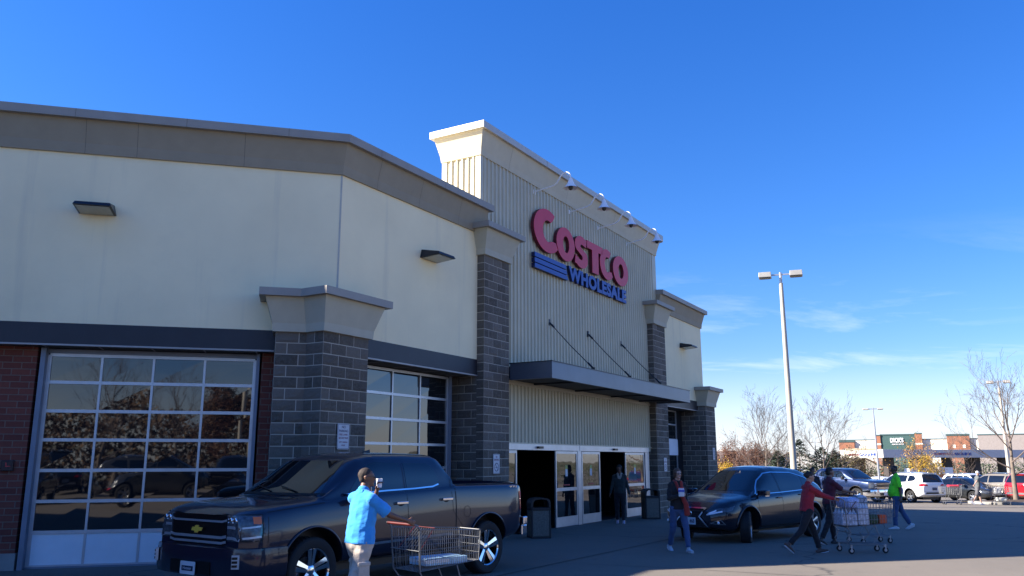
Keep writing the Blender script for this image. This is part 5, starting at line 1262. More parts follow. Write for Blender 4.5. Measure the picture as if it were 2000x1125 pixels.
m = MB(); m.lathe([(.001, -.05), (.028, -.05), (.038, .05), (.034, .05), (.026, -.045), (.001, -.045)], cl, 16); m.build('cup', simple('white_paper', (.78, .80, .84), .7), cu_, smooth=30); cu_.name = 'paper_cup'; cu_['label'] = 'small white paper cup in the raised hand of the man in blue'; cu_['category'] = 'cup'
# woman walking with a packet and a red scarf
Pw = Pose(1.66, lean=rad(2), headturn=rad(8), arms=((rad(-14), rad(10), rad(12)), (rad(12), rad(14), rad(98), rad(60))), legs=((rad(20), rad(8)), (rad(-12), rad(16))), width=1.0)
pw, A2, _ = person('woman in a black jacket, jeans and red scarf walking in front of the crossover', 3.36, 17.35, 0, 168, Pw, (.42, .26, .20), M_HAIRB, cloth('black_jacket', (.012, .012, .015)), cloth('blue_denim', (.045, .085, .19)), simple('grey_trainer', (.45, .48, .54), .6), hair_style='bob', glasses=True)
m = MB(); a_ = A2(Pw.neck)
for (p0, p1) in (((.055, .06, -.02), (.12, .04, -.22)), ((.055, -.06, -.02), (.13, -.03, -.2)), ((-.04, .06, .0), (.06, .06, -.02)), ((-.04, -.06, .0), (.06, -.06, -.02)), ((-.05, -.05, .01), (-.05, .05, .01))): ecap(m, a_ + Vector(p0), a_ + Vector(p1), (.03, .022), (.032, .018))
ecap(m, a_ + Vector((.13, -.02, -.2)), a_ + Vector((.16, .10, -.46)), (.04, .022), (.055, .03)); ecap(m, a_ + Vector((.16, .10, -.46)), a_ + Vector((.15, .12, -.66)), (.055, .03), (.065, .03))
fused(m, 'scarf', cloth('red_scarf', (.26, .025, .02)), pw, .010, 1, wrinkle=.006)
def world_pt(e, az, v): return Matrix.Translation(e.location) @ Matrix.Rotation(rad(90 - az), 4, 'Z') @ v
wp = world_pt(pw, 168, A2(Pw.arm[1][2]) + Pw.arm[1][3] * .05)
k_ = empty('snack_packet', wp, 'white packet with a red and blue print clutched by the woman in the black jacket', 'packet')
m = MB(); m.obox(wp + Vector((0, -.03, .05)), (.055, -.015, 0), (.01, .03, 0), (0, .0, .085)); m.build('packet', M_SIGNW, k_, bevel=.02)
m = MB(); m.obox(wp + Vector((0, -.034, .08)), (.057, -.015, 0), (.01, .031, 0), (0, .0, .025)); m.build('print_band', simple('packet_blue', (.05, .1, .45), .4), k_, bevel=.01)
m = MB(); m.obox(wp + Vector((0, -.03, .13)), (.045, -.012, 0), (.008, .02, 0), (0, .0, .02)); m.build('packet_top', simple('packet_red', (.5, .03, .04), .4), k_, bevel=.01)
# woman in red pushing a loaded cart
Pr = Pose(1.62, lean=rad(9), headturn=rad(-8), arms=((rad(60), rad(3), rad(14)), (rad(58), rad(3), rad(16))), legs=((rad(22), rad(6)), (rad(-24), rad(22))), width=1.05)
person('woman in a red sweatshirt and black trousers pushing a full cart to the right', 5.84, 17.0, 0, 84, Pr, (.34, .20, .15), M_HAIRD, cloth('red_sweatshirt', (.30, .014, .028)), cloth('black_cloth', (.010, .010, .014)), simple('brown_shoe', (.09, .05, .04), .6), hair_style='up')
# man in maroon behind her
Pm = Pose(1.67, lean=rad(6), arms=((rad(50), rad(4), rad(30)), (rad(52), rad(4), rad(28))), legs=((rad(14), rad(10)), (rad(-16), rad(14))), width=1.05)
person('man in a maroon shirt pushing a second cart behind the woman in red', 7.02, 18.95, -.02, 76, Pm, (.20, .11, .08), M_HAIRD, cloth('maroon_shirt', (.085, .010, .022)), cloth('black_cloth', (.010, .010, .014)), M_BLACK, sleeves='short', hair_style='short')
# man in neon green walking left
Pg = Pose(1.76, lean=rad(-2), headdown=rad(6), arms=((rad(-8), rad(8), rad(10)), (rad(8), rad(6), rad(14))), legs=((rad(12), rad(8)), (rad(-15), rad(14))), width=1.16, belly=.10)
person('heavy man in a neon green shirt and jeans walking left past the white crossover', 10.85, 24.1, gz(10.85, 24.1), 283, Pg, (.13, .07, .045), M_HAIRD, cloth('neon_green_shirt', (.16, .90, .03)), cloth('blue_denim', (.045, .085, .19)), simple('white_trainer', (.6, .6, .62), .6), sleeves='short', hair_style='crop')
# woman in the doorway
Pd = Pose(1.66, arms=((rad(-6), rad(14), rad(14)), (rad(10), rad(14), rad(10))), legs=((rad(5), rad(2)), (rad(-4), rad(4))), width=1.05)
pd, A3, _ = person('woman in a dark coat and pale scarf standing in the open doorway', 3.16, 25.05, 0, 190, Pd, (.16, .10, .075), M_HAIRD, cloth('dark_green_coat', (.022, .03, .03)), cloth('black_cloth', (.010, .010, .014)), simple('pink_shoe', (.55, .42, .5), .6), hair_style='bob')
m = MB(); a_ = A3(Pd.neck)
for (p0, p1) in (((.05, .05, .0), (.10, .02, -.16)), ((.05, -.05, .0), (.10, -.02, -.14)), ((-.05, -.05, .01), (-.05, .05, .01)), ((-.04, .06, .0), (.05, .05, .0)), ((-.04, -.06, .0), (.05, -.05, .0))): ecap(m, a_ + Vector(p0), a_ + Vector(p1), (.03, .022), (.03, .018))
fused(m, 'scarf', cloth('pale_scarf', (.30, .26, .22)), pd, .010, 1)
# man with two carts in the sun
Pc = Pose(1.78, lean=rad(6), arms=((rad(50), rad(24), rad(14)), (rad(-44), rad(30), rad(-4))), legs=((rad(14), rad(6)), (rad(-16), rad(18))), width=1.08)
cz = gz(24.9, 45.6)
person('man in a grey shirt, plaid shorts and pale cap with two far carts', 24.9, 45.6, cz, 96, Pc, (.46, .29, .22), simple('pale_cap', (.6, .6, .6), .8), cloth('grey_shirt', (.10, .11, .11)), cloth('plaid_shorts', (.10, .10, .11), amt=.6), simple('white_trainer', (.6, .6, .62), .6), sleeves='short', shorts=True, hair_style='cap')
# two heads beyond the black crossover
for i, (x, y, az, hc_, tc) in enumerate(((9.55, 27.0, 200, M_HAIRD, (.02, .02, .025)), (10.9, 29.3, 250, simple('blue_cap', (.05, .12, .4), .7), (.25, .27, .3)))):
    Ph = Pose(1.70, arms=((rad(5), rad(8), rad(10)), (rad(-5), rad(8), rad(10))), legs=((rad(6), rad(4)), (rad(-6), rad(6))))
    person(('dark haired person mostly hidden beyond the tail of the black crossover', 'person in a blue cap mostly hidden behind the woman in red')[i], x, y, gz(x, y), az, Ph, (.16, .09, .06), hc_, cloth('hidden_top_%d' % i, tc), cloth('black_cloth', (.01, .01, .014)), M_BLACK, hair_style=('short', 'cap')[i], vox=.016)

# ------------------------------------------------------------ shopping carts
M_WIRE = simple('cart_wire', (.20, .205, .21), .5, .4, amt=.1); M_CRED = simple('red_cart_plastic', (.10, .010, .010), .45)
def bar(mb, p, q, r=.0028):
    p, q = Vector(p), Vector(q); mb.tube([p, q], r, 4, caps=False)
def shopping_cart(x, y, zg, az, label, group=None, step=.045, wr=.0028):
    e = empty('shopping_cart', (x, y, zg), label, 'shopping cart', group, rz=rad(90 - az), local=True)
    hw0, hw1 = .31, .235; L = .98
    top = lambda u: .985 - .05 * u; bot = lambda u: .50 + .07 * u; hw = lambda u: hw0 + (hw1 - hw0) * u; hb = lambda u: (hw0 + (hw1 - hw0) * u) * .86
    m = MB(); X = lambda u: L * u
    n = int(L / step)
    for i in range(n + 1):
        u = i / n
        for s in (1, -1): bar(m, (X(u), s * hw(u), top(u)), (X(u) * .96 + .03, s * hb(u), bot(u)), wr)
        bar(m, (X(u) * .96 + .03, hb(u), bot(u)), (X(u) * .96 + .03, -hb(u), bot(u)), wr)
    for f_ in (0, .25, .5, .75):
        for s in (1, -1): bar(m, (0, s * (hw(0) * (1 - f_) + hb(0) * f_), top(0) * (1 - f_) + bot(0) * f_), (X(1), s * (hw(1) * (1 - f_) + hb(1) * f_), top(1) * (1 - f_) + bot(1) * f_), wr * 1.2)
        bar(m, (X(1), hw(1) * (1 - f_) + hb(1) * f_, top(1) * (1 - f_) + bot(1) * f_), (X(1), -(hw(1) * (1 - f_) + hb(1) * f_), top(1) * (1 - f_) + bot(1) * f_), wr)
    for j in range(9):
        y_ = -1 + j / 4
        bar(m, (0.03, hb(0) * y_, bot(0)), (X(1) * .96 + .03, hb(1) * y_, bot(1)), wr); bar(m, (X(1), hw(1) * y_, top(1)), (X(1) * .96 + .03, hb(1) * y_, bot(1)), wr); bar(m, (0, hw(0) * y_, top(0)), (.03, hb(0) * y_, bot(0)), wr)
    for j in range(9, 13):
        y_ = -1 + (j - 8.5) / 2; bar(m, (0, hw(0) * y_, top(0)), (.03, hb(0) * y_, bot(0)), wr)
    m.build('basket', M_WIRE, e)
    m = MB(); rim = [(0, hw0, top(0)), (X(1) - .03, hw1, top(1)), (X(1), hw1 - .03, top(1)), (X(1), -hw1 + .03, top(1)), (X(1) - .03, -hw1, top(1)), (0, -hw0, top(0))]
    m.tube(rim, .006, 6); bar(m, (0, hw0, .74), (0, -hw0, .74), .005); m.tube([(X(1), hw1 - .01, top(1)), (X(1) - .01, hb(1), bot(1))], .007, 6); m.tube([(X(1), -hw1 + .01, top(1)), (X(1) - .01, -hb(1), bot(1))], .007, 6); m.build('rim', M_WIRE, e, smooth=40)
    m = MB()
    for s in (1, -1):
        m.tube([(-.08, s * .27, 1.045), (-.07, s * .305, 1.045), (-.03, s * .315, 1.03), (.0, s * .315, .99), (.03, s * .29, .50), (.10, s * .27, .40), (.02, s * .27, .26), (.05, s * .27, .19), (.75, s * .20, .17), (.86, s * .17, .17)], .011, 8)
        m.tube([(.62, s * .22, .53), (.70, s * .20, .34), (.55, s * .22, .18)], .010, 8)
    m.tube([(.05, .27, .19), (.05, -.27, .19)], .010, 6); m.tube([(.86, .17, .17), (.86, -.17, .17)], .010, 6); m.tube([(.10, .27, .40), (.10, -.27, .40)], .010, 6)
    for j in range(5): bar(m, (.05, -.2 + .1 * j, .19), (.86, -.14 + .07 * j, .17), .004)
    m.build('frame', M_WIRE, e, smooth=40)
    m = MB(); m.tube([(-.08, .27, 1.045), (-.08, -.27, 1.045)], .016, 10); m.build('handle', M_CRED, e, smooth=40)
    m = MB()
    mw = MB()
    for j in range(9): y_ = -.24 + .06 * j; bar(mw, (.28, y_ * .85, .98), (.06, y_, .74), .0022)
    mw.build('seat_wires', M_WIRE, e)
    bar(m, (.29, .21, .985), (.29, -.21, .985), .006); bar(m, (.28, .21, .985), (.06, .24, .74), .007); bar(m, (.28, -.21, .985), (.06, -.24, .74), .007); m.build('child_seat', M_CRED, e)
    for wx, wy in ((.09, .26), (.09, -.26), (.82, .17), (.82, -.17)):
        m = MB(); m.lathe([(.001, -.014), (.05, -.016), (.058, -.010), (.058, .010), (.05, .016), (.001, .014)], (wx, wy, .062), 18, (0, 1, 0)); wo = m.build('wheel', M_RUB, e, smooth=30)
        m = MB(); m.lathe([(.001, -.018), (.03, -.0175), (.03, .0175), (.001, .018)], (wx, wy, .062), 12, (0, 1, 0)); m.build('hub', M_GALV, wo)
        m = MB(); m.box(wx - .012, wx + .012, wy - .024, wy - .020, .06, .16); m.box(wx - .012, wx + .012, wy + .020, wy + .024, .06, .16); m.box(wx - .015, wx + .015, wy - .024, wy + .024, .15, .17); m.build('caster_fork', M_GALV, e)
    return e
def in_cart(e, az, name, cat, label, c, dims, mat, rz=0.0, extra=None, bevel=.02, group=None):
    q = Matrix.Translation(e.location) @ Matrix.Rotation(rad(90 - az), 4, 'Z') @ Vector(c)
    o = empty(name, q, label, cat, group, rz=rad(90 - az) + rz, local=True); dx, dy, dz = dims
    m = MB(); m.box(-dx / 2, dx / 2, -dy / 2, dy / 2, 0, dz); b_ = m.build('carton' if 'case' in name or 'box' in name else 'bag', mat, o, bevel=bevel)
    if extra: extra(o, dx, dy, dz)
    return o
cA = shopping_cart(-1.30, 10.42, 0, 50, 'grey wire cart with one flat case, pushed by the man in blue', step=.032, wr=.0031)
m_cs = simple('pale_blue_case', (.30, .48, .62), .5, amt=.3, scale=30)
def case_x(o, dx, dy, dz):
    m = MB(); m.box(-dx / 2 - .002, -dx / 2 + dx * .55, -dy / 2 - .002, dy / 2 + .002, .03, dz - .02); m.build('white_panel', M_SIGNW, o)
    m = MB(); [m.box(-dx / 2 + .02 + .06 * i, -dx / 2 + .05 + .06 * i, -dy / 2 - .004, dy / 2 + .004, .045, dz - .035) for i in range(4)]; m.build('print', simple('case_print', (.12, .3, .5), .5), o)
in_cart(cA, 50, 'flat_case', 'case', 'flat pale blue and white case lying in the basket of the nearest cart', (.50, 0, .545), (.62, .36, .085), m_cs, 0, case_x, .006)
cB = shopping_cart(6.48, 17.05, 0, 86, 'cart heaped with bottled water and groceries pushed by the woman in red', step=.06, wr=.0035)
m_wat = simple('shrink_wrapped_water', (.42, .48, .60), .25, amt=.45, scale=26); m_wat2 = simple('blue_white_wrap', (.34, .42, .66), .3, amt=.5, scale=34)
def bottles(o, dx, dy, dz):
    for i in range(4):
        for j in range(3):
            m = MB(); cx_, cy_ = -dx / 2 + dx * (i + .5) / 4, -dy / 2 + dy * (j + .5) / 3; m.lathe([(.001, dz - .01), (.032, dz - .01), (.034, dz + .01), (.03, dz + .03), (.013, dz + .055), (.013, dz + .07), (.001, dz + .07)], (cx_, cy_, 0), 10); m.build('bottle_top', simple('clear_bottle', (.5, .55, .62), .15), o, smooth=40)
in_cart(cB, 86, 'water_case', 'water case', 'shrink wrapped water bottles low in the basket behind the red sleeve', (.14, 0, .53), (.30, .42, .24), m_wat, 0, bottles)
in_cart(cB, 86, 'paper_pack', 'paper goods', 'bulky blue and white paper pack leaning over the cart handle', (.22, .02, .86), (.26, .44, .20), m_wat2, .2, None, .05)
in_cart(cB, 86, 'water_case', 'water case', 'white wrapped bottle pack standing upright in the middle of the loaded cart', (.42, -.02, .54), (.22, .40, .34), simple('white_wrap', (.5, .53, .6), .3, amt=.4, scale=30), 0, bottles)
in_cart(cB, 86, 'grocery_bag', 'grocery bag', 'dark green produce bag beside the orange box in the loaded cart', (.64, 0, .55), (.20, .36, .20), simple('green_produce', (.03, .07, .035), .6, amt=.7, scale=40), .1, None, .06)
in_cart(cB, 86, 'orange_box', 'box', 'orange box at the front end of the loaded cart', (.84, 0, .56), (.15, .30, .17), simple('orange_carton', (.55, .08, .02), .6), 0, None, .01)
cC = shopping_cart(7.55, 19.15, -.02, 78, 'cart with white bags half hidden behind the loaded cart of the woman in red', step=.08, wr=.0035)
in_cart(cC, 78, 'white_bag', 'shopping bag', 'crumpled white bag in the cart pushed by the man in maroon', (.25, .05, .62), (.3, .35, .42), simple('white_bag_plastic', (.5, .5, .54), .5, amt=.2, scale=20), .2, None, .08)
for i, (x, y, az, lb) in enumerate(((24.0, 45.75, 278, 'empty wire cart with a red seat rolling ahead of the man in the pale cap'), (25.55, 45.5, 100, 'wire cart full of pale bags behind the man in the pale cap'))):
    q = shopping_cart(x, y, gz(x, y), az, lb, 'carts in the sunlit row', step=.09, wr=.006)
    if i == 1:
        in_cart(q, az, 'pale_bag', 'shopping bag', 'pale bulging bag in the basket of the far cart', (.3, 0, .55), (.4, .4, .36), simple('pale_bag_plastic', (.5, .5, .5), .6), 0, None, .08); in_cart(q, az, 'pale_bag', 'shopping bag', 'white and yellow bag on the lower rack of the far cart', (.45, 0, .2), (.5, .34, .2), simple('white_yellow_bag', (.62, .6, .5), .6, amt=.2, scale=20), 0, None, .06)
    else: in_cart(q, az, 'red_bag', 'shopping bag', 'red bag lying on top of the far left cart', (.3, 0, .90), (.55, .36, .13), simple('red_bag_plastic', (.5, .03, .05), .5), 0, None, .05)

# ------------------------------------------------------------ litter bins
m_agg = simple('pebbled_panel', (.16, .145, .12), .9, amt=.5, scale=60, bump=1.0, bscale=70); m_bin = simple('dark_bin_plastic', (.016, .016, .018), .5)
def litter_bin(s, t, rz, label):
    c = W(s, t); e = empty('litter_bin', c, label, 'litter bin', 'litter bins by the doors', rz=rz, local=True); w = .24
    m = MB()
    for sx in (1, -1):
        for sy in (1, -1): m.box(sx * w, sx * (w - .045), sy * w, sy * (w - .045), 0, .70)
    m.box(-w + .02, w - .02, -w + .02, w - .02, 0, .66); m.box(-w, w, -w, w, 0, .04); m.box(-w, w, -w, w, .64, .70); m.build('frame', m_bin, e, bevel=.008)
    m = MB(); g = w - .045
    for (a0, a1, b0, b1) in ((-g, g, -w + .004, -w + .02), (-g, g, w - .02, w - .004), (-w + .004, -w + .02, -g, g), (w - .02, w - .004, -g, g)): m = MB(); m.box(a0, a1, b0, b1, .05, .63); m.build('panel', m_agg, e)
    m = MB(); pts = [(-w, .70), (-w, .80), (-w * .92, .87), (-w * .7, .91), (0, .93), (w * .7, .91), (w * .92, .87), (w, .80), (w, .70)]; inn = [(x_ * .80, z_ - .035) for x_, z_ in pts]; inn[0] = (inn[0][0], .70); inn[-1] = (inn[-1][0], .70)
    for yy in (-w, w - .04):
        n = len(pts); m.add([(x_, yy, z_) for x_, z_ in pts] + [(x_, yy, z_) for x_, z_ in inn] + [(x_, yy + .04, z_) for x_, z_ in pts] + [(x_, yy + .04, z_) for x_, z_ in inn],
            [(i, i + 1, n + i + 1, n + i) for i in range(n - 1)] + [(2 * n + i, 3 * n + i, 3 * n + i + 1, 2 * n + i + 1) for i in range(n - 1)] + [(i, 2 * n + i, 2 * n + i + 1, i + 1) for i in range(n - 1)] + [(n + i, n + i + 1, 3 * n + i + 1, 3 * n + i) for i in range(n - 1)])
    n = len(pts); m.add([(x_ * .99, -w + .02, z_ - .004) for x_, z_ in pts] + [(x_ * .99, w - .02, z_ - .004) for x_, z_ in pts], [(i, i + 1, n + i + 1, n + i) for i in range(n - 1)]); m.build('hood', m_bin, e)
litter_bin(18.0, -9.80, rad(12), 'dark litter bin with pebbled panels behind the pickup tail, by the first door')
litter_bin(25.5, -9.86, rad(8), 'dark litter bin with pebbled panels between the far door and the black crossover')

# ------------------------------------------------------------ lamp posts
M_POLE = simple('pale_concrete_pole', (.46, .42, .35), .85, amt=.12, scale=2, bump=.2)
def lamp_post(x, y, H, r0, r1, label, heads=2, az=0.0, arm=.55, mat=None, box=(.34, .17, .12)):
    z = gz(x, y); e = empty('lamp_post', (x, y, z), label, 'street lamp', rz=rad(90 - az), local=True)
    m = MB(); m.tube([(0, 0, -.1), (0, 0, H * .5), (0, 0, H)], [r0, (r0 + r1) / 2, r1], 20); m.build('pole', mat or M_POLE, e, smooth=40)
    m = MB(); m.lathe([(r0 * 1.9, -.1), (r0 * 1.9, .12), (r0 * 1.5, .16), (r0 * 1.05, .2)], (0, 0, 0), 20); m.build('base', M_CONC, e, smooth=30)
    m = MB(); m.tube([(0, 0, H - .05), (0, 0, H + .55)], r1 * .75, 12); m.build('tenon', M_GALV, e, smooth=40)
    for s in ((1, -1) if heads == 2 else (1,)):
        m = MB(); m.obox((0, s * arm * .5, H + .45), (.03, 0, 0), (0, arm * .5, 0), (0, 0, .035)); m.build('arm', M_GALV, e)
        m = MB(); c = Vector((0, s * (arm + box[0]), H + .45)); bx, by, bz = box[0], box[1] * 1.6, box[2]
        P = [c + Vector((i * by, j * bx, -bz)) for i, j in ((-1, -1), (1, -1), (1, 1), (-1, 1))] + [c + Vector((i * by * .92, j * bx * .95, bz)) for i, j in ((-1, -1), (1, -1), (1, 1), (-1, 1))]
        m.add(P, [(3, 2, 1, 0), (4, 5, 6, 7), (0, 1, 5, 4), (1, 2, 6, 5), (2, 3, 7, 6), (3, 0, 4, 7)]); ho = m.build('lamp_head', simple('lamp_head_bronze', (.40, .38, .34), .5, .3), e, bevel=.015)
        m = MB(); m.obox(c + Vector((0, 0, -bz - .01)), (by * .8, 0, 0), (0, bx * .8, 0), (0, 0, .012)); m.build('lens', simple('lamp_glass', (.05, .055, .06), .15), ho)
lamp_post(13.62, 41.0, 10.95, .165, .095, 'tall pale light pole with two box heads behind the black crossover', az=19, box=(.31, .19, .13), arm=.44)
lamp_post(26.9, 62.3, 5.9, .09, .05, 'small twin headed light pole in front of the green store front', az=25, mat=M_GALV, box=(.2, .12, .05), arm=.3)
lamp_post(36.6, 62.5, 8.0, .14, .08, 'pale twin headed light pole behind the bare tree at the right', az=31, box=(.24, .14, .10), arm=.3)
lamp_post(26.4, 105.0, 5.0, .08, .06, 'short light pole with one flat head beside the far corner of the store', heads=1, az=-60, mat=M_FRAMEDK, box=(.35, .2, .09), arm=.2)
lamp_post(46.0, 128.0, 6.6, .08, .06, 'distant small light pole above the evergreens', heads=2, az=20, mat=M_FRAMEDK, box=(.3, .15, .06), arm=.3)

# ------------------------------------------------------------ trees
M_BARK = simple('grey_brown_bark', (.17, .135, .105), .9, amt=.25, scale=6, bump=.6, bscale=30); M_TWIG = simple('twig_bark', (.13, .10, .085), .9, amt=.2)
M_TWIGR = simple('russet_twig', (.16, .075, .05), .9, amt=.3)
def leafmat(name, c, c2):
    if name in MATS: return MATS[name]
    t = Nt(name); g = t.node('ShaderNodeNewGeometry'); t.col(t.ramp(g.outputs['Random Per Island'], [(.1, tuple(x * .6 for x in c)), (.5, c), (.9, c2)])); t.set(Roughness=.75)
    t.b.inputs['Transmission Weight'].default_value = 0; MATS[name] = t.m; return t.m
def branches(rnd, H, trunk_h, spread, levels, r0, n0=7, up=.5, wob=.06):
    "returns (trunk MB, crown MB, tip points)"
    T, Cn = MB(), MB(); tips = []
    lean = Vector((rnd.uniform(-.03, .03), rnd.uniform(-.03, .03), 1))
    def grow(p, d, L, r, lv):
        n = 4 if lv < 2 else 3; pts = [p]; q = p.copy(); dd = d.copy()
        for i in range(n):
            dd = (dd + Vector((rnd.gauss(0, wob), rnd.gauss(0, wob), rnd.gauss(0, wob) + up * .16))).normalized(); q = q + dd * L / n; pts.append(q.copy())
        rr = [max(.0045, r * (1 - .62 * i / n)) for i in range(n + 1)]
        Cn.tube(pts, rr, 5 if lv == 0 else (4 if lv == 1 else 3), caps=False); tips.append((pts[-1], dd.copy()))
        if lv + 1 < levels:
            k = rnd.randint(4, 5) if lv < 1 else rnd.randint(3, 4) if lv < 2 else rnd.randint(2, 3)
            for i in range(k):
                u = .25 + .75 * (i + rnd.random()) / k; j = min(n - 1, int(u * n)); f = u * n - j; b = pts[j].lerp(pts[j + 1], f)
                ax = dd.orthogonal().normalized(); ax.rotate(Quaternion(dd, rnd.uniform(0, 6.28))); nd = dd.copy(); nd.rotate(Quaternion(ax, rad(rnd.uniform(20, 42))))
                tips.append((b, nd)); grow(b, nd, L * rnd.uniform(.50, .72), max(.0045, r * .5 * (1 - .4 * u)), lv + 1)
    tp = [Vector((0, 0, -.1)), Vector((0, 0, trunk_h * .5)) + lean * 0, Vector((lean.x * trunk_h, lean.y * trunk_h, trunk_h))]
    for i in range(4): u = (i + 1) / 4; tp.append(Vector((lean.x * (trunk_h + (H - trunk_h) * .62 * u) + rnd.gauss(0, .05), lean.y * (trunk_h + (H - trunk_h) * .62 * u) + rnd.gauss(0, .05), trunk_h + (H - trunk_h) * .62 * u)))
    T.tube(tp, [r0 * 1.25, r0, r0 * .85, r0 * .62, r0 * .42, r0 * .28, r0 * .15], 10)
    for i in range(n0):
        u = i / max(1, n0 - 1); z = trunk_h * .9 + (H - trunk_h) * .58 * u; a = i * 2.4 + rnd.uniform(-.4, .4); el = rad(26 + 40 * u + rnd.uniform(-8, 8))
        d = Vector((math.cos(a) * math.cos(el), math.sin(a) * math.cos(el), math.sin(el))); L = spread * (1.0 - .35 * u) * rnd.uniform(.85, 1.15)
        grow(Vector((lean.x * z, lean.y * z, z)), d, L, r0 * .42 * (1 - .5 * u), 0)
    grow(tp[-1], Vector((0, 0, 1)), (H - trunk_h) * .34, r0 * .2, 1)
    return T, Cn, tips
def leaf_quads(mb, rnd, pts, n, size, jit):
    for _ in range(n):
        p, d = rnd.choice(pts); c = p + Vector((rnd.gauss(0, jit), rnd.gauss(0, jit), rnd.gauss(0, jit))); a = Vector((rnd.gauss(0, 1), rnd.gauss(0, 1), rnd.gauss(0, 1))).normalized(); b = a.orthogonal().normalized(); b.rotate(Quaternion(a, rnd.uniform(0, 6)))
        s = size * rnd.uniform(.6, 1.3); mb.add([c - a * s * .5, c + b * s * .35, c + a * s * .5, c - b * s * .35], [(0, 1, 2, 3)])
TREEG = 'bare trees on the car park islands'
def bare_tree(x, y, H, trunk_h, spread, seed, label, levels=4, r0=.09, n0=8, leaves=0, lmat=None, tw=None, group=None, lsize=.08):
    rnd = random.Random(seed); e = empty('tree', (x, y, gz(x, y)), label, 'tree', group, local=True)
    T, Cn, tips = branches(rnd, H, trunk_h, spread, levels, r0, n0); T.build('trunk', M_BARK, e, smooth=60); Cn.build('crown', tw or M_TWIG, e)
    if leaves: m = MB(); leaf_quads(m, rnd, tips, leaves, lsize, .12); m.build('foliage', lmat, e)
    return e
bare_tree(14.9, 49.5, 5.5, 1.1, 2.3, 3, 'bare tree left of the tall light pole, over the crossover roof', levels=5, n0=9)
bare_tree(18.7, 50.8, 5.9, 1.2, 2.4, 12, 'bare tree right of the tall light pole with an upright fan of branches', levels=5, n0=9)
bare_tree(27.85, 47.2, 7.2, 1.7, 3.1, 9, 'large bare tree on the mulch island at the right edge', levels=5, n0=10, r0=.13)
bare_tree(32.2, 61.5, 4.6, .9, 1.6, 44, 'small thin bare tree in front of the gasoline canopy columns', levels=4, n0=7, r0=.05)
m_orange = leafmat('orange_leaf', (.42, .20, .03), (.55, .33, .05)); m_yel = leafmat('yellow_leaf', (.55, .33, .02), (.62, .45, .06)); m_russet = leafmat('russet_leaf', (.15, .065, .035), (.22, .11, .06))
m_olive = leafmat('olive_leaf', (.10, .085, .035), (.16, .12, .05)); m_fir = leafmat('blue_green_needle', (.045, .075, .045), (.10, .13, .09)); m_dk = leafmat('dark_green_leaf', (.03, .045, .02), (.07, .085, .035))
bare_tree(31.9, 67.0, 3.7, .7, 1.9, 5, 'tree with the last orange leaves in front of the green store front', levels=4, n0=9, r0=.06, leaves=900, lmat=m_orange, lsize=.095)
bare_tree(33.3, 68.5, 2.8, .4, 1.4, 6, 'low tree with dense yellow leaves under the gasoline sign', levels=4, n0=9, r0=.05, leaves=3000, lmat=m_yel, lsize=.10)
def bushy(x, y, H, spread, seed, label, leaves, lm, lsize=.092, tw=None):
    leaves = int(leaves * 1.8)
    return bare_tree(x, y, H, .25, spread, seed, label, levels=4, n0=12, r0=.05, leaves=leaves, lmat=lm, tw=tw or M_TWIGR, lsize=lsize)
bushy(17.5, 68.5, 3.3, 1.9, 21, 'russet shrub by the end of the store, left of the trunk pair', 2600, m_russet)
bushy(19.6, 69.5, 3.6, 2.0, 22, 'tall russet crabapple with rusty leaves behind the left bare tree', 3000, m_russet)
bushy(21.6, 70.5, 2.9, 1.8, 23, 'brown shrub with thinning leaves just left of the tall light pole', 2000, m_olive)
bushy(16.9, 66.8, 2.5, .8, 24, 'small yellow bush peeping out beside the last block pier', 1500, m_yel)
bushy(27.9, 70.0, 2.9, 1.6, 25, 'olive brown leafy tree between the evergreens and the blue pickup', 3200, m_olive)
def fir(x, y, H, R_, seed, label, n=3600, mat=None, group='blue green evergreens along the lot edge'):
    rnd = random.Random(seed); e = empty('evergreen_tree', (x, y, gz(x, y)), label, 'evergreen', group, local=True); m = MB(); m.tube([(0, 0, -.1), (0, 0, H * .9)], [.10, .02], 8); m.build('trunk', M_BARK, e)
    m = MB(); nb = 90; br = []
    for i in range(nb):
        u = (i + rnd.random()) / nb; z = H * (.05 + .93 * u); a = i * 2.39996 + rnd.uniform(-.3, .3); r = R_ * 1.25 * (1 - u ** 1.7) ** .75 * rnd.uniform(.72, 1.12) + .06; br.append((z, a, r))
    for _ in range(n):
        z, a, r = rnd.choice(br) if rnd.random() < .55 else br[min(nb - 1, int(abs(rnd.gauss(0, .42)) * nb) % nb)]
        f = rnd.random() ** .6; a2 = a + rnd.gauss(0, .16 / (f + .15)); c = Vector((math.cos(a2) * r * f, math.sin(a2) * r * f, z - .18 * f * r + rnd.gauss(0, .06))); out = Vector((math.cos(a2), math.sin(a2), rnd.uniform(-.1, .5))).normalized(); s = rnd.uniform(.10, .22)
        b = Vector((-out.y, out.x, rnd.gauss(0, .4))).normalized(); m.add([c - b * s * .4, c + out * s * .8, c + b * s * .4, c - out * s * .3], [(0, 1, 2, 3)])
    m.build('crown', mat or m_fir, e)
for i, (x, y, H, r, lb) in enumerate(((22.6, 66.5, 4.3, 1.65, 'tallest blue green evergreen just right of the tall light pole'), (24.3, 66.5, 3.7, 1.6, 'second blue green evergreen to the right of the tallest one'), (21.0, 67.0, 3.4, 1.5, 'evergreen half hidden by the tall light pole'),
        (25.7, 67.5, 3.5, 1.5, 'evergreen touching the left side of the olive brown tree'), (17.9, 75.0, 2.4, 1.1, 'low evergreen beside the yellow bush at the block pier'), (27.6, 72.5, 3.0, 1.4, 'dark evergreen left of the white sign end of the canopy'))): fir(x, y, H, r, 50 + i, lb)

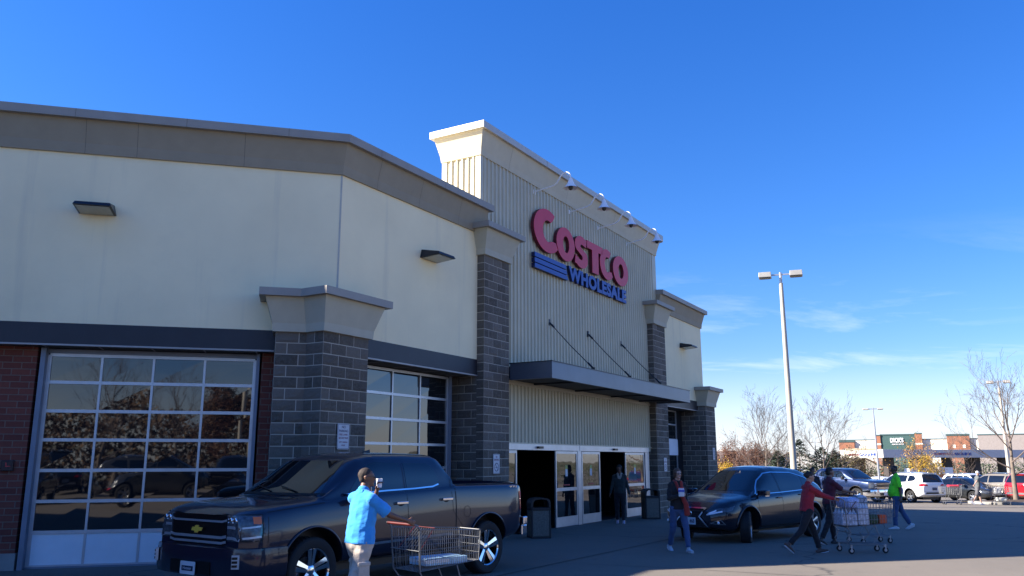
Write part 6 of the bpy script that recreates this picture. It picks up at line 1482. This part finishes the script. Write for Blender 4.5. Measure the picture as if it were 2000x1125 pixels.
# far wood and houses behind the lot
def hedge_mass(name, pts, h0, h1, depth, n, mat, seed, label):
    rnd = random.Random(seed); m = MB(); L = len(pts) - 1
    for _ in range(n):
        u = rnd.random() * L; i = int(u); f = u - i; x = pts[i][0] * (1 - f) + pts[i + 1][0] * f; y = pts[i][1] * (1 - f) + pts[i + 1][1] * f
        hh = h0 + (h1 - h0) * (.5 + .5 * noise.noise(Vector((x * .11, y * .11, seed)))) + .35 * noise.noise(Vector((x * .6, y * .6, 1))); z = hh * rnd.random() ** .7
        c = Vector((x + rnd.gauss(0, depth), y + rnd.gauss(0, depth), gz(x, y) - .6 + z)); a = Vector((rnd.gauss(0, 1), rnd.gauss(0, 1), rnd.gauss(0, 1))).normalized(); b = a.orthogonal().normalized(); s = rnd.uniform(.18, .42)
        m.add([c - a * s * .5, c + b * s * .4, c + a * s * .5, c - b * s * .4], [(0, 1, 2, 3)])
    o = m.build(name, mat); tag(o, label, 'trees', kind='stuff'); return o
hedge_mass('far_woods', [(15, 150), (60, 175), (120, 190), (190, 150)], 3.5, 8.0, 4, 16000, leafmat('winter_wood', (.13, .10, .075), (.20, .15, .11)), 3, 'hazy winter woods along the skyline beyond the stores')
hedge_mass('far_evergreens', [(42, 122), (70, 130), (96, 118), (120, 90)], 3.2, 5.6, 2.5, 16000, m_dk, 8, 'dark evergreen mass behind the gasoline canopy')
hedge_mass('far_evergreens', [(24, 92), (40, 96)], 1.5, 3.0, 1.4, 3000, m_dk, 9, 'low green mass behind the evergreens at the lot edge')
def house(x, y, w, d, h_, rh, az, label, wall, roof):
    z = -2.7; e = empty('house', (x, y, z), label, 'house', rz=rad(90 - az), local=True)
    m = MB(); m.add([(-d, -w, 0), (d, -w, 0), (d, w, 0), (-d, w, 0), (-d, -w, h_), (d, -w, h_), (d, w, h_), (-d, w, h_), (-d, 0, h_ + rh), (d, 0, h_ + rh)], [(0, 1, 5, 4), (2, 3, 7, 6), (1, 2, 6, 9, 5), (3, 0, 4, 8, 7)]); m.build('wall', wall, e)
    m = MB()
    for s in (1, -1): m.prism([Vector((-d - .4, 0, h_ + rh + .1)), Vector((d + .4, 0, h_ + rh + .1)), Vector((d + .4, s * (w + .5), h_ - .15)), Vector((-d - .4, s * (w + .5), h_ - .15))], (0, 0, .18))
    m.build('roof', roof, e)
    for k in range(3): m = MB(); yy = -w + w * 2 * (k + .5) / 3; m.box(-d - .03, -d + .05, yy - .5, yy + .5, 1.2, 2.7); m.build('window', M_CARGLASS, e)
m_hw = simple('tan_siding', (.42, .37, .31), .8); m_hr = simple('brown_shingle', (.16, .12, .10), .9, amt=.2)
house(36.5, 138, 6, 5, 3.6, 2.2, 95, 'tan house with a brown roof seen past the end of the store', m_hw, m_hr)
house(47.5, 142, 5, 5, 3.4, 2.6, 20, 'small gabled house behind the tall light pole', simple('white_siding', (.6, .58, .54), .8), m_hr)
house(55.5, 141, 5, 5, 3.6, 2.6, 200, 'gabled house left of the brick wing of the far store', m_hw, m_hr)

# ------------------------------------------------------------ gasoline station
gs = empty('gas_station', (46, 96, -2.5), 'flat gasoline station canopy on dark square columns with a white lit end', 'gas station')
GC = Vector((41.7, 95.0, 0)); ge1 = Vector((.966, .259, 0)); ge2 = Vector((-.259, .966, 0)); GLn, GW = 24.0, 7.6
def G_(a, b, z=0.0): return GC + ge1 * a + ge2 * b + ZV * z
m_gw = simple('sunlit_fascia', (.66, .62, .54), .6, amt=.04); m_gg = simple('shaded_canopy_fascia', (.50, .49, .50), .6, amt=.04)  # paler sunlit end, greyer shaded front: light and shade put into the fascia colours
m = MB(); m.box(0.15, GLn, .15, GW, 2.1, 3.0, G_); m.build('canopy', m_gg, gs)
m = MB(); m.box(0, .14, 0, GW, 2.08, 3.03, G_); m.build('end_fascia', m_gw, gs)
m = MB(); m.box(.14, GLn, 0, .14, 2.10, 2.98, G_); m.build('front_fascia', m_gg, gs)
m = MB(); m.box(-.1, .16, 1.0, 6.5, 3.0, 3.18, G_); m.build('end_coping', M_TAUPE, gs)
m_gc = simple('brown_column', (.045, .038, .036), .8)
for i in range(6):
    for b in (1.2, GW - 1.4):
        if b > 2 and i % 2: continue
        m = MB(); a = 1.5 + i * 4.0; m.box(a, a + .85, b, b + .8, -2.7, 2.1, G_); m.build('column', m_gc, gs)
m = MB(); place_text(m, 'COSTCO', 6.9, 9.05, 2.40, 2.62, lambda x, z, d: G_(x, -.01 - d, z), .04, bold=.03); m.build('red_lettering', simple('small_red_letters', (.35, .04, .10), .5), gs)
m = MB(); place_text(m, 'GASOLINE', 9.1, 12.0, 2.36, 2.66, lambda x, z, d: G_(x, -.01 - d, z), .04, bold=.04); m.build('blue_lettering', simple('small_blue_letters', (.015, .06, .30), .5), gs)
m = MB(); place_text(m, 'COSTCO', -6.0, -4.1, 2.32, 2.58, lambda x, z, d: G_(-.01 - d, -x, z), .04, bold=.02); m.build('red_lettering', simple('small_red_letters', (.35, .04, .10), .5), gs)
m = MB(); place_text(m, 'GASOLINE', -4.0, -1.1, 2.30, 2.62, lambda x, z, d: G_(-.01 - d, -x, z), .04, bold=.02); m.build('blue_lettering', simple('small_blue_letters', (.015, .06, .30), .5), gs)
for i, a in enumerate((3.6, 7.6)):
    q = G_(a, -.5); e = empty('fuel_tank_sign', (q.x, q.y, -2.7), ('wide white panel with a red band between the canopy columns', 'white panel with red print beside the third canopy column')[i], 'fuel pump')
    m = MB(); m.box(a - 1.0, a + (1.6 if i == 0 else .9), -.8, 0, -2.7, .9 + .1 * i, G_); m.build('pump_body', M_WHITE, e)
    m = MB(); m.box(a - 1.0, a + (1.6 if i == 0 else .9), -.82, -.80, -.1, .25, G_); m.build('red_band', simple('pump_red', (.5, .12, .12), .6), e)

# ------------------------------------------------------------ the far store
fs = empty('far_store', (100, 215, -3), 'long white store with brick towers and a green entrance block', 'store building')
FP = Vector((95.4, 220, 0)); fe = Vector((.866, -.5, 0)); fn_ = Vector((-.5, -.866, 0))
def F_(a, o, z=0.0): return FP + fe * a + fn_ * o + ZV * z
m_fb = m_brick('far_brick', fe, .6, .3, (.36, .125, .06), (.42, .16, .08), (.4, .25, .18), .02); m_fw = simple('white_store_wall', (.78, .73, .62), .8, amt=.04); m_fg = simple('dark_green_panel', (.035, .085, .080), .6, amt=.1); m_gt = simple('green_coping', (.04, .08, .08), .5)
def blk(a0, a1, o0, o1, z1, name, mat, z0=-4): m = MB(); m.box(a0, a1, o0, o1, z0, z1, F_); return m.build(name, mat, fs)
blk(-9.4, 60, -30, 0, 7.0, 'long_wall', m_fw)
blk(-9.45, 60, -30.05, .08, 7.18, 'wall_coping', m_gt, 7.0)
blk(-9.4, -5.6, 0, .8, 6.5, 'brick_tower', m_fb); blk(-9.5, -5.5, 0, .9, 6.95, 'tower_coping', m_gt, 6.5)
blk(.9, 9.0, 0, 1.0, 8.2, 'green_entrance_block', m_fg); blk(.8, 9.1, 0, 1.1, 8.45, 'tower_coping', m_gt, 8.2)
blk(-.3, .9, 0, 1.3, 8.1, 'brick_pier', m_fb); blk(9.0, 10.6, 0, 1.3, 8.4, 'brick_pier', m_fb); blk(8.95, 10.7, 0, 1.4, 8.65, 'tower_coping', m_gt, 8.4); blk(-.4, 1.0, 0, 1.4, 8.3, 'tower_coping', m_gt, 8.1)
blk(-.35, .95, 1.0, 1.35, 6.1, 'stone_band', m_fw, 5.7); blk(8.95, 10.65, 1.0, 1.35, 6.1, 'stone_band', m_fw, 5.7)
blk(16.2, 21.2, 0, 1.0, 7.8, 'brick_tower', m_fb); blk(16.1, 21.3, 0, 1.1, 8.25, 'tower_coping', m_gt, 7.8)
for a in (17.4, 19.6):
    m = MB(); m.box(a, a + .62, 1.0, 1.06, 4.8, 5.6, F_); m.build('stone_window', m_fw, fs)
blk(23.0, 60, 0, .6, 7.9, 'shaded_brown_wall', simple('brown_wall_shade', (.27, .235, .22), .8)); blk(22.9, 60, 0, .7, 8.1, 'wall_coping', m_gt, 7.9)  # far end of the wall: its shade is put into the darker colour
m = MB(); place_text(m, "DICK'S", 3.2, 6.3, 6.3, 7.5, lambda x, z, d: F_(x, 1.02 + d, z), .2, bold=.05); m.build('white_lettering', M_WHITE, fs)
m = MB(); place_text(m, 'SPORTING GOODS', 3.5, 6.3, 5.75, 6.0, lambda x, z, d: F_(x, 1.02 + d, z), .1, bold=.04); m.build('small_lettering', M_WHITE, fs)
m = MB(); m.box(-4.8, -1.8, 0, .1, 4.4, 5.2, F_); m.build('sign_panel', m_fw, fs)

# ------------------------------------------------------------ island, kerbs, markings
M_SOIL = simple('mulch_soil', (.055, .038, .028), .95, amt=.4, scale=6, bump=1.0, bscale=25)
def island(cx, cy, rx, ry, az, nm):
    a = rad(90 - az); R2 = Matrix.Rotation(a, 3, 'Z'); ring = []
    for i in range(40):
        t = 2 * math.pi * i / 40; c, s = math.cos(t), math.sin(t); v = Vector((rx * math.copysign(abs(c) ** .6, c), ry * math.copysign(abs(s) ** .6, s), 0)); ring.append(R2 @ v + Vector((cx, cy, 0)))
    m = MB(); top = []
    for sc, dz in ((1.0, .0), (1.0, .14), (.93, .145), (.92, .12)): top.append([Vector((cx + (p.x - cx) * sc, cy + (p.y - cy) * sc, gz(p.x, p.y) + dz - (.02 if dz == 0 else 0))) for p in ring])
    k = 0
    for r in top: m.v += r
    for j in range(3): m.f += [(j * 40 + i, j * 40 + (i + 1) % 40, (j + 1) * 40 + (i + 1) % 40, (j + 1) * 40 + i) for i in range(40)]
    o = m.build('kerb', M_CONC); o['kind'] = 'structure'
    m = MB(); inner = top[3]; m.v += inner + [Vector((cx + (p.x - cx) * .5, cy + (p.y - cy) * .5, p.z + .10)) for p in inner] + [Vector((cx, cy, gz(cx, cy) + .26))]
    m.f += [(i, (i + 1) % 40, 40 + (i + 1) % 40, 40 + i) for i in range(40)] + [(40 + i, 40 + (i + 1) % 40, 80) for i in range(40)]
    o = m.build('mulch_bed', M_SOIL); o['kind'] = 'structure'
island(28.6, 46.9, 3.2, 1.5, 100, 'a'); island(14.6, 43.6, 4.2, 1.3, 30, 'b')
lines = MB()
def mark(x, y, az, L, w=.10):
    d = Vector((math.sin(rad(az)), math.cos(rad(az)), 0)); n_ = Vector((d.y, -d.x, 0)); c = Vector((x, y, 0)); k = 6
    for i in range(k):
        q = [c + d * L * i / k - n_ * w / 2, c + d * L * (i + 1) / k - n_ * w / 2, c + d * L * (i + 1) / k + n_ * w / 2, c + d * L * i / k + n_ * w / 2]; lines.add([Vector((p.x, p.y, gz(p.x, p.y) + .018)) for p in q], [(0, 1, 2, 3)])
jn = MB()
def joint_line(pts, w=.03):
    for (x1, y1), (x2, y2) in zip(pts, pts[1:]):
        d = Vector((x2 - x1, y2 - y1, 0)); L_ = d.length; d.normalize(); n_ = Vector((d.y, -d.x, 0)) * w / 2; k = max(1, int(L_ / 1.0))
        for i in range(k):
            a, b = Vector((x1, y1, 0)) + d * L_ * i / k, Vector((x1, y1, 0)) + d * L_ * (i + 1) / k; jn.add([Vector((p.x, p.y, gz(p.x, p.y) + .006)) for p in (a - n_, b - n_, b + n_, a + n_)], [(0, 1, 2, 3)])
joint_line([(W(8, -7.25).x, W(8, -7.25).y), (W(17, -7.0).x, W(17, -7.0).y), (W(34, -6.6).x, W(34, -6.6).y)])
joint_line([(1.35, 15.25), (2.6, 14.75), (4.6, 13.7), (8.5, 12.2)], .02); joint_line([(W(22, -10.2).x, W(22, -10.2).y), (W(22.3, -6.9).x, W(22.3, -6.9).y)]); joint_line([(W(28.2, -10).x, W(28.2, -10).y), (W(28.4, -6.7).x, W(28.4, -6.7).y)])
joint_line([(6.8, 18.2), (9.5, 19.4), (13.5, 19.9), (19, 21.8)], .022)
struct('pavement_joint', jn, simple('joint_sealant', (.035, .032, .03), .8))
for i in range(8): mark(17.5 + 2.75 * i, 47.2 + .55 * i, 342, 5.4)
for i in range(9): mark(6 + 2.75 * i, -14 - .55 * i, 340, 5.4)
struct('parking_line', lines, simple('faded_line_paint', (.55, .55, .52), .8, amt=.25, scale=8))

# ------------------------------------------------------------ what the glass and the paint reflect: the car park behind the camera
for i, (x, y, H, sp_, sd_) in enumerate(((-5.2, -17, 7.5, 2.8, 71), (-1.0, -25, 8.2, 3.0, 72), (9.5, -22, 7.8, 2.9, 73))):
    bare_tree(x, y, H, 1.6, sp_, sd_, ('bare tree mirrored in the left panes of the overhead door', 'bare tree behind the light pole mirrored in the overhead door', 'bare tree mirrored in the window beside the tower')[i], levels=4, n0=9, r0=.12)
lamp_post(2.2, -19, 9.2, .15, .085, 'pale light pole mirrored in the panes of the overhead door', az=200)
bushy(2.0, -26, 5.5, 3.0, 81, 'russet tree mirrored in the middle panes of the overhead door', 6000, m_russet, .13)
bushy(8.5, -27, 5.0, 3.2, 82, 'golden tree mirrored in the right panes of the overhead door', 6000, m_olive, .13)
bushy(22, -30, 4.6, 3.0, 83, 'golden brown tree mirrored in the window beside the tower', 3200, m_orange, .22)
hedge_mass('woods', [(-40, -30), (-10, -33), (20, -33), (70, -30), (110, 5)], 4.2, 7.0, 2.0, 52000, leafmat('autumn_wood', (.11, .06, .03), (.20, .12, .05)), 14, 'band of brown autumn woods mirrored in the glass')
for i, (k_, x, y, az, c_, nm_) in enumerate((('boxy', -3.6, -7.2, 75, (.07, .075, .08), 'mirrored_silver'), ('sedan', 3.5, -12.5, 340, (.02, .04, .16), 'mirrored_blue'), ('boxy', 9.2, -13.5, 340, (.02, .02, .022), 'mirrored_black'), ('boxy', 16.5, -9, 335, (.45, .02, .02), 'mirrored_red'), ('sedan', 22, -6.5, 330, (.5, .5, .5), 'mirrored_grey'))):
    car('parked_car', k_, (x, y), az, gz(x, y), ('grey crossover crossing the overhead door as a reflection', 'blue sedan mirrored in the overhead door', 'black crossover mirrored in the overhead door', 'red crossover mirrored in the sliding door glass', 'grey sedan mirrored in the sliding door glass')[i], 'car', c_, nm_, side_trim=False)
proto_ = [o for o in bpy.data.objects if o.parent is None and o.get('label') == 'black crossover mirrored in the overhead door'][0]
for i, (x, y, az) in enumerate(((-8.5, -12.5, 350), (-4.0, -13.2, 348), (0.2, -12.8, 352), (6.4, -14.5, 345), (-6.5, -21.5, 170), (-1.5, -22.0, 168), (3.5, -21.8, 172), (12.8, -15.5, 340))):
    q = clone(proto_); q.location = (x, y, gz(x, y)); q.rotation_euler.z = rad(90 - az); q['label'] = 'dark crossover of the rows behind the camera, mirrored low in the glass'; q['group'] = 'dark cars mirrored in the glass'
if 'bake' in bpy.data.scenes: bpy.data.scenes.remove(BAKE)
for o in bpy.data.objects:
    if '_org' in o: del o['_org']
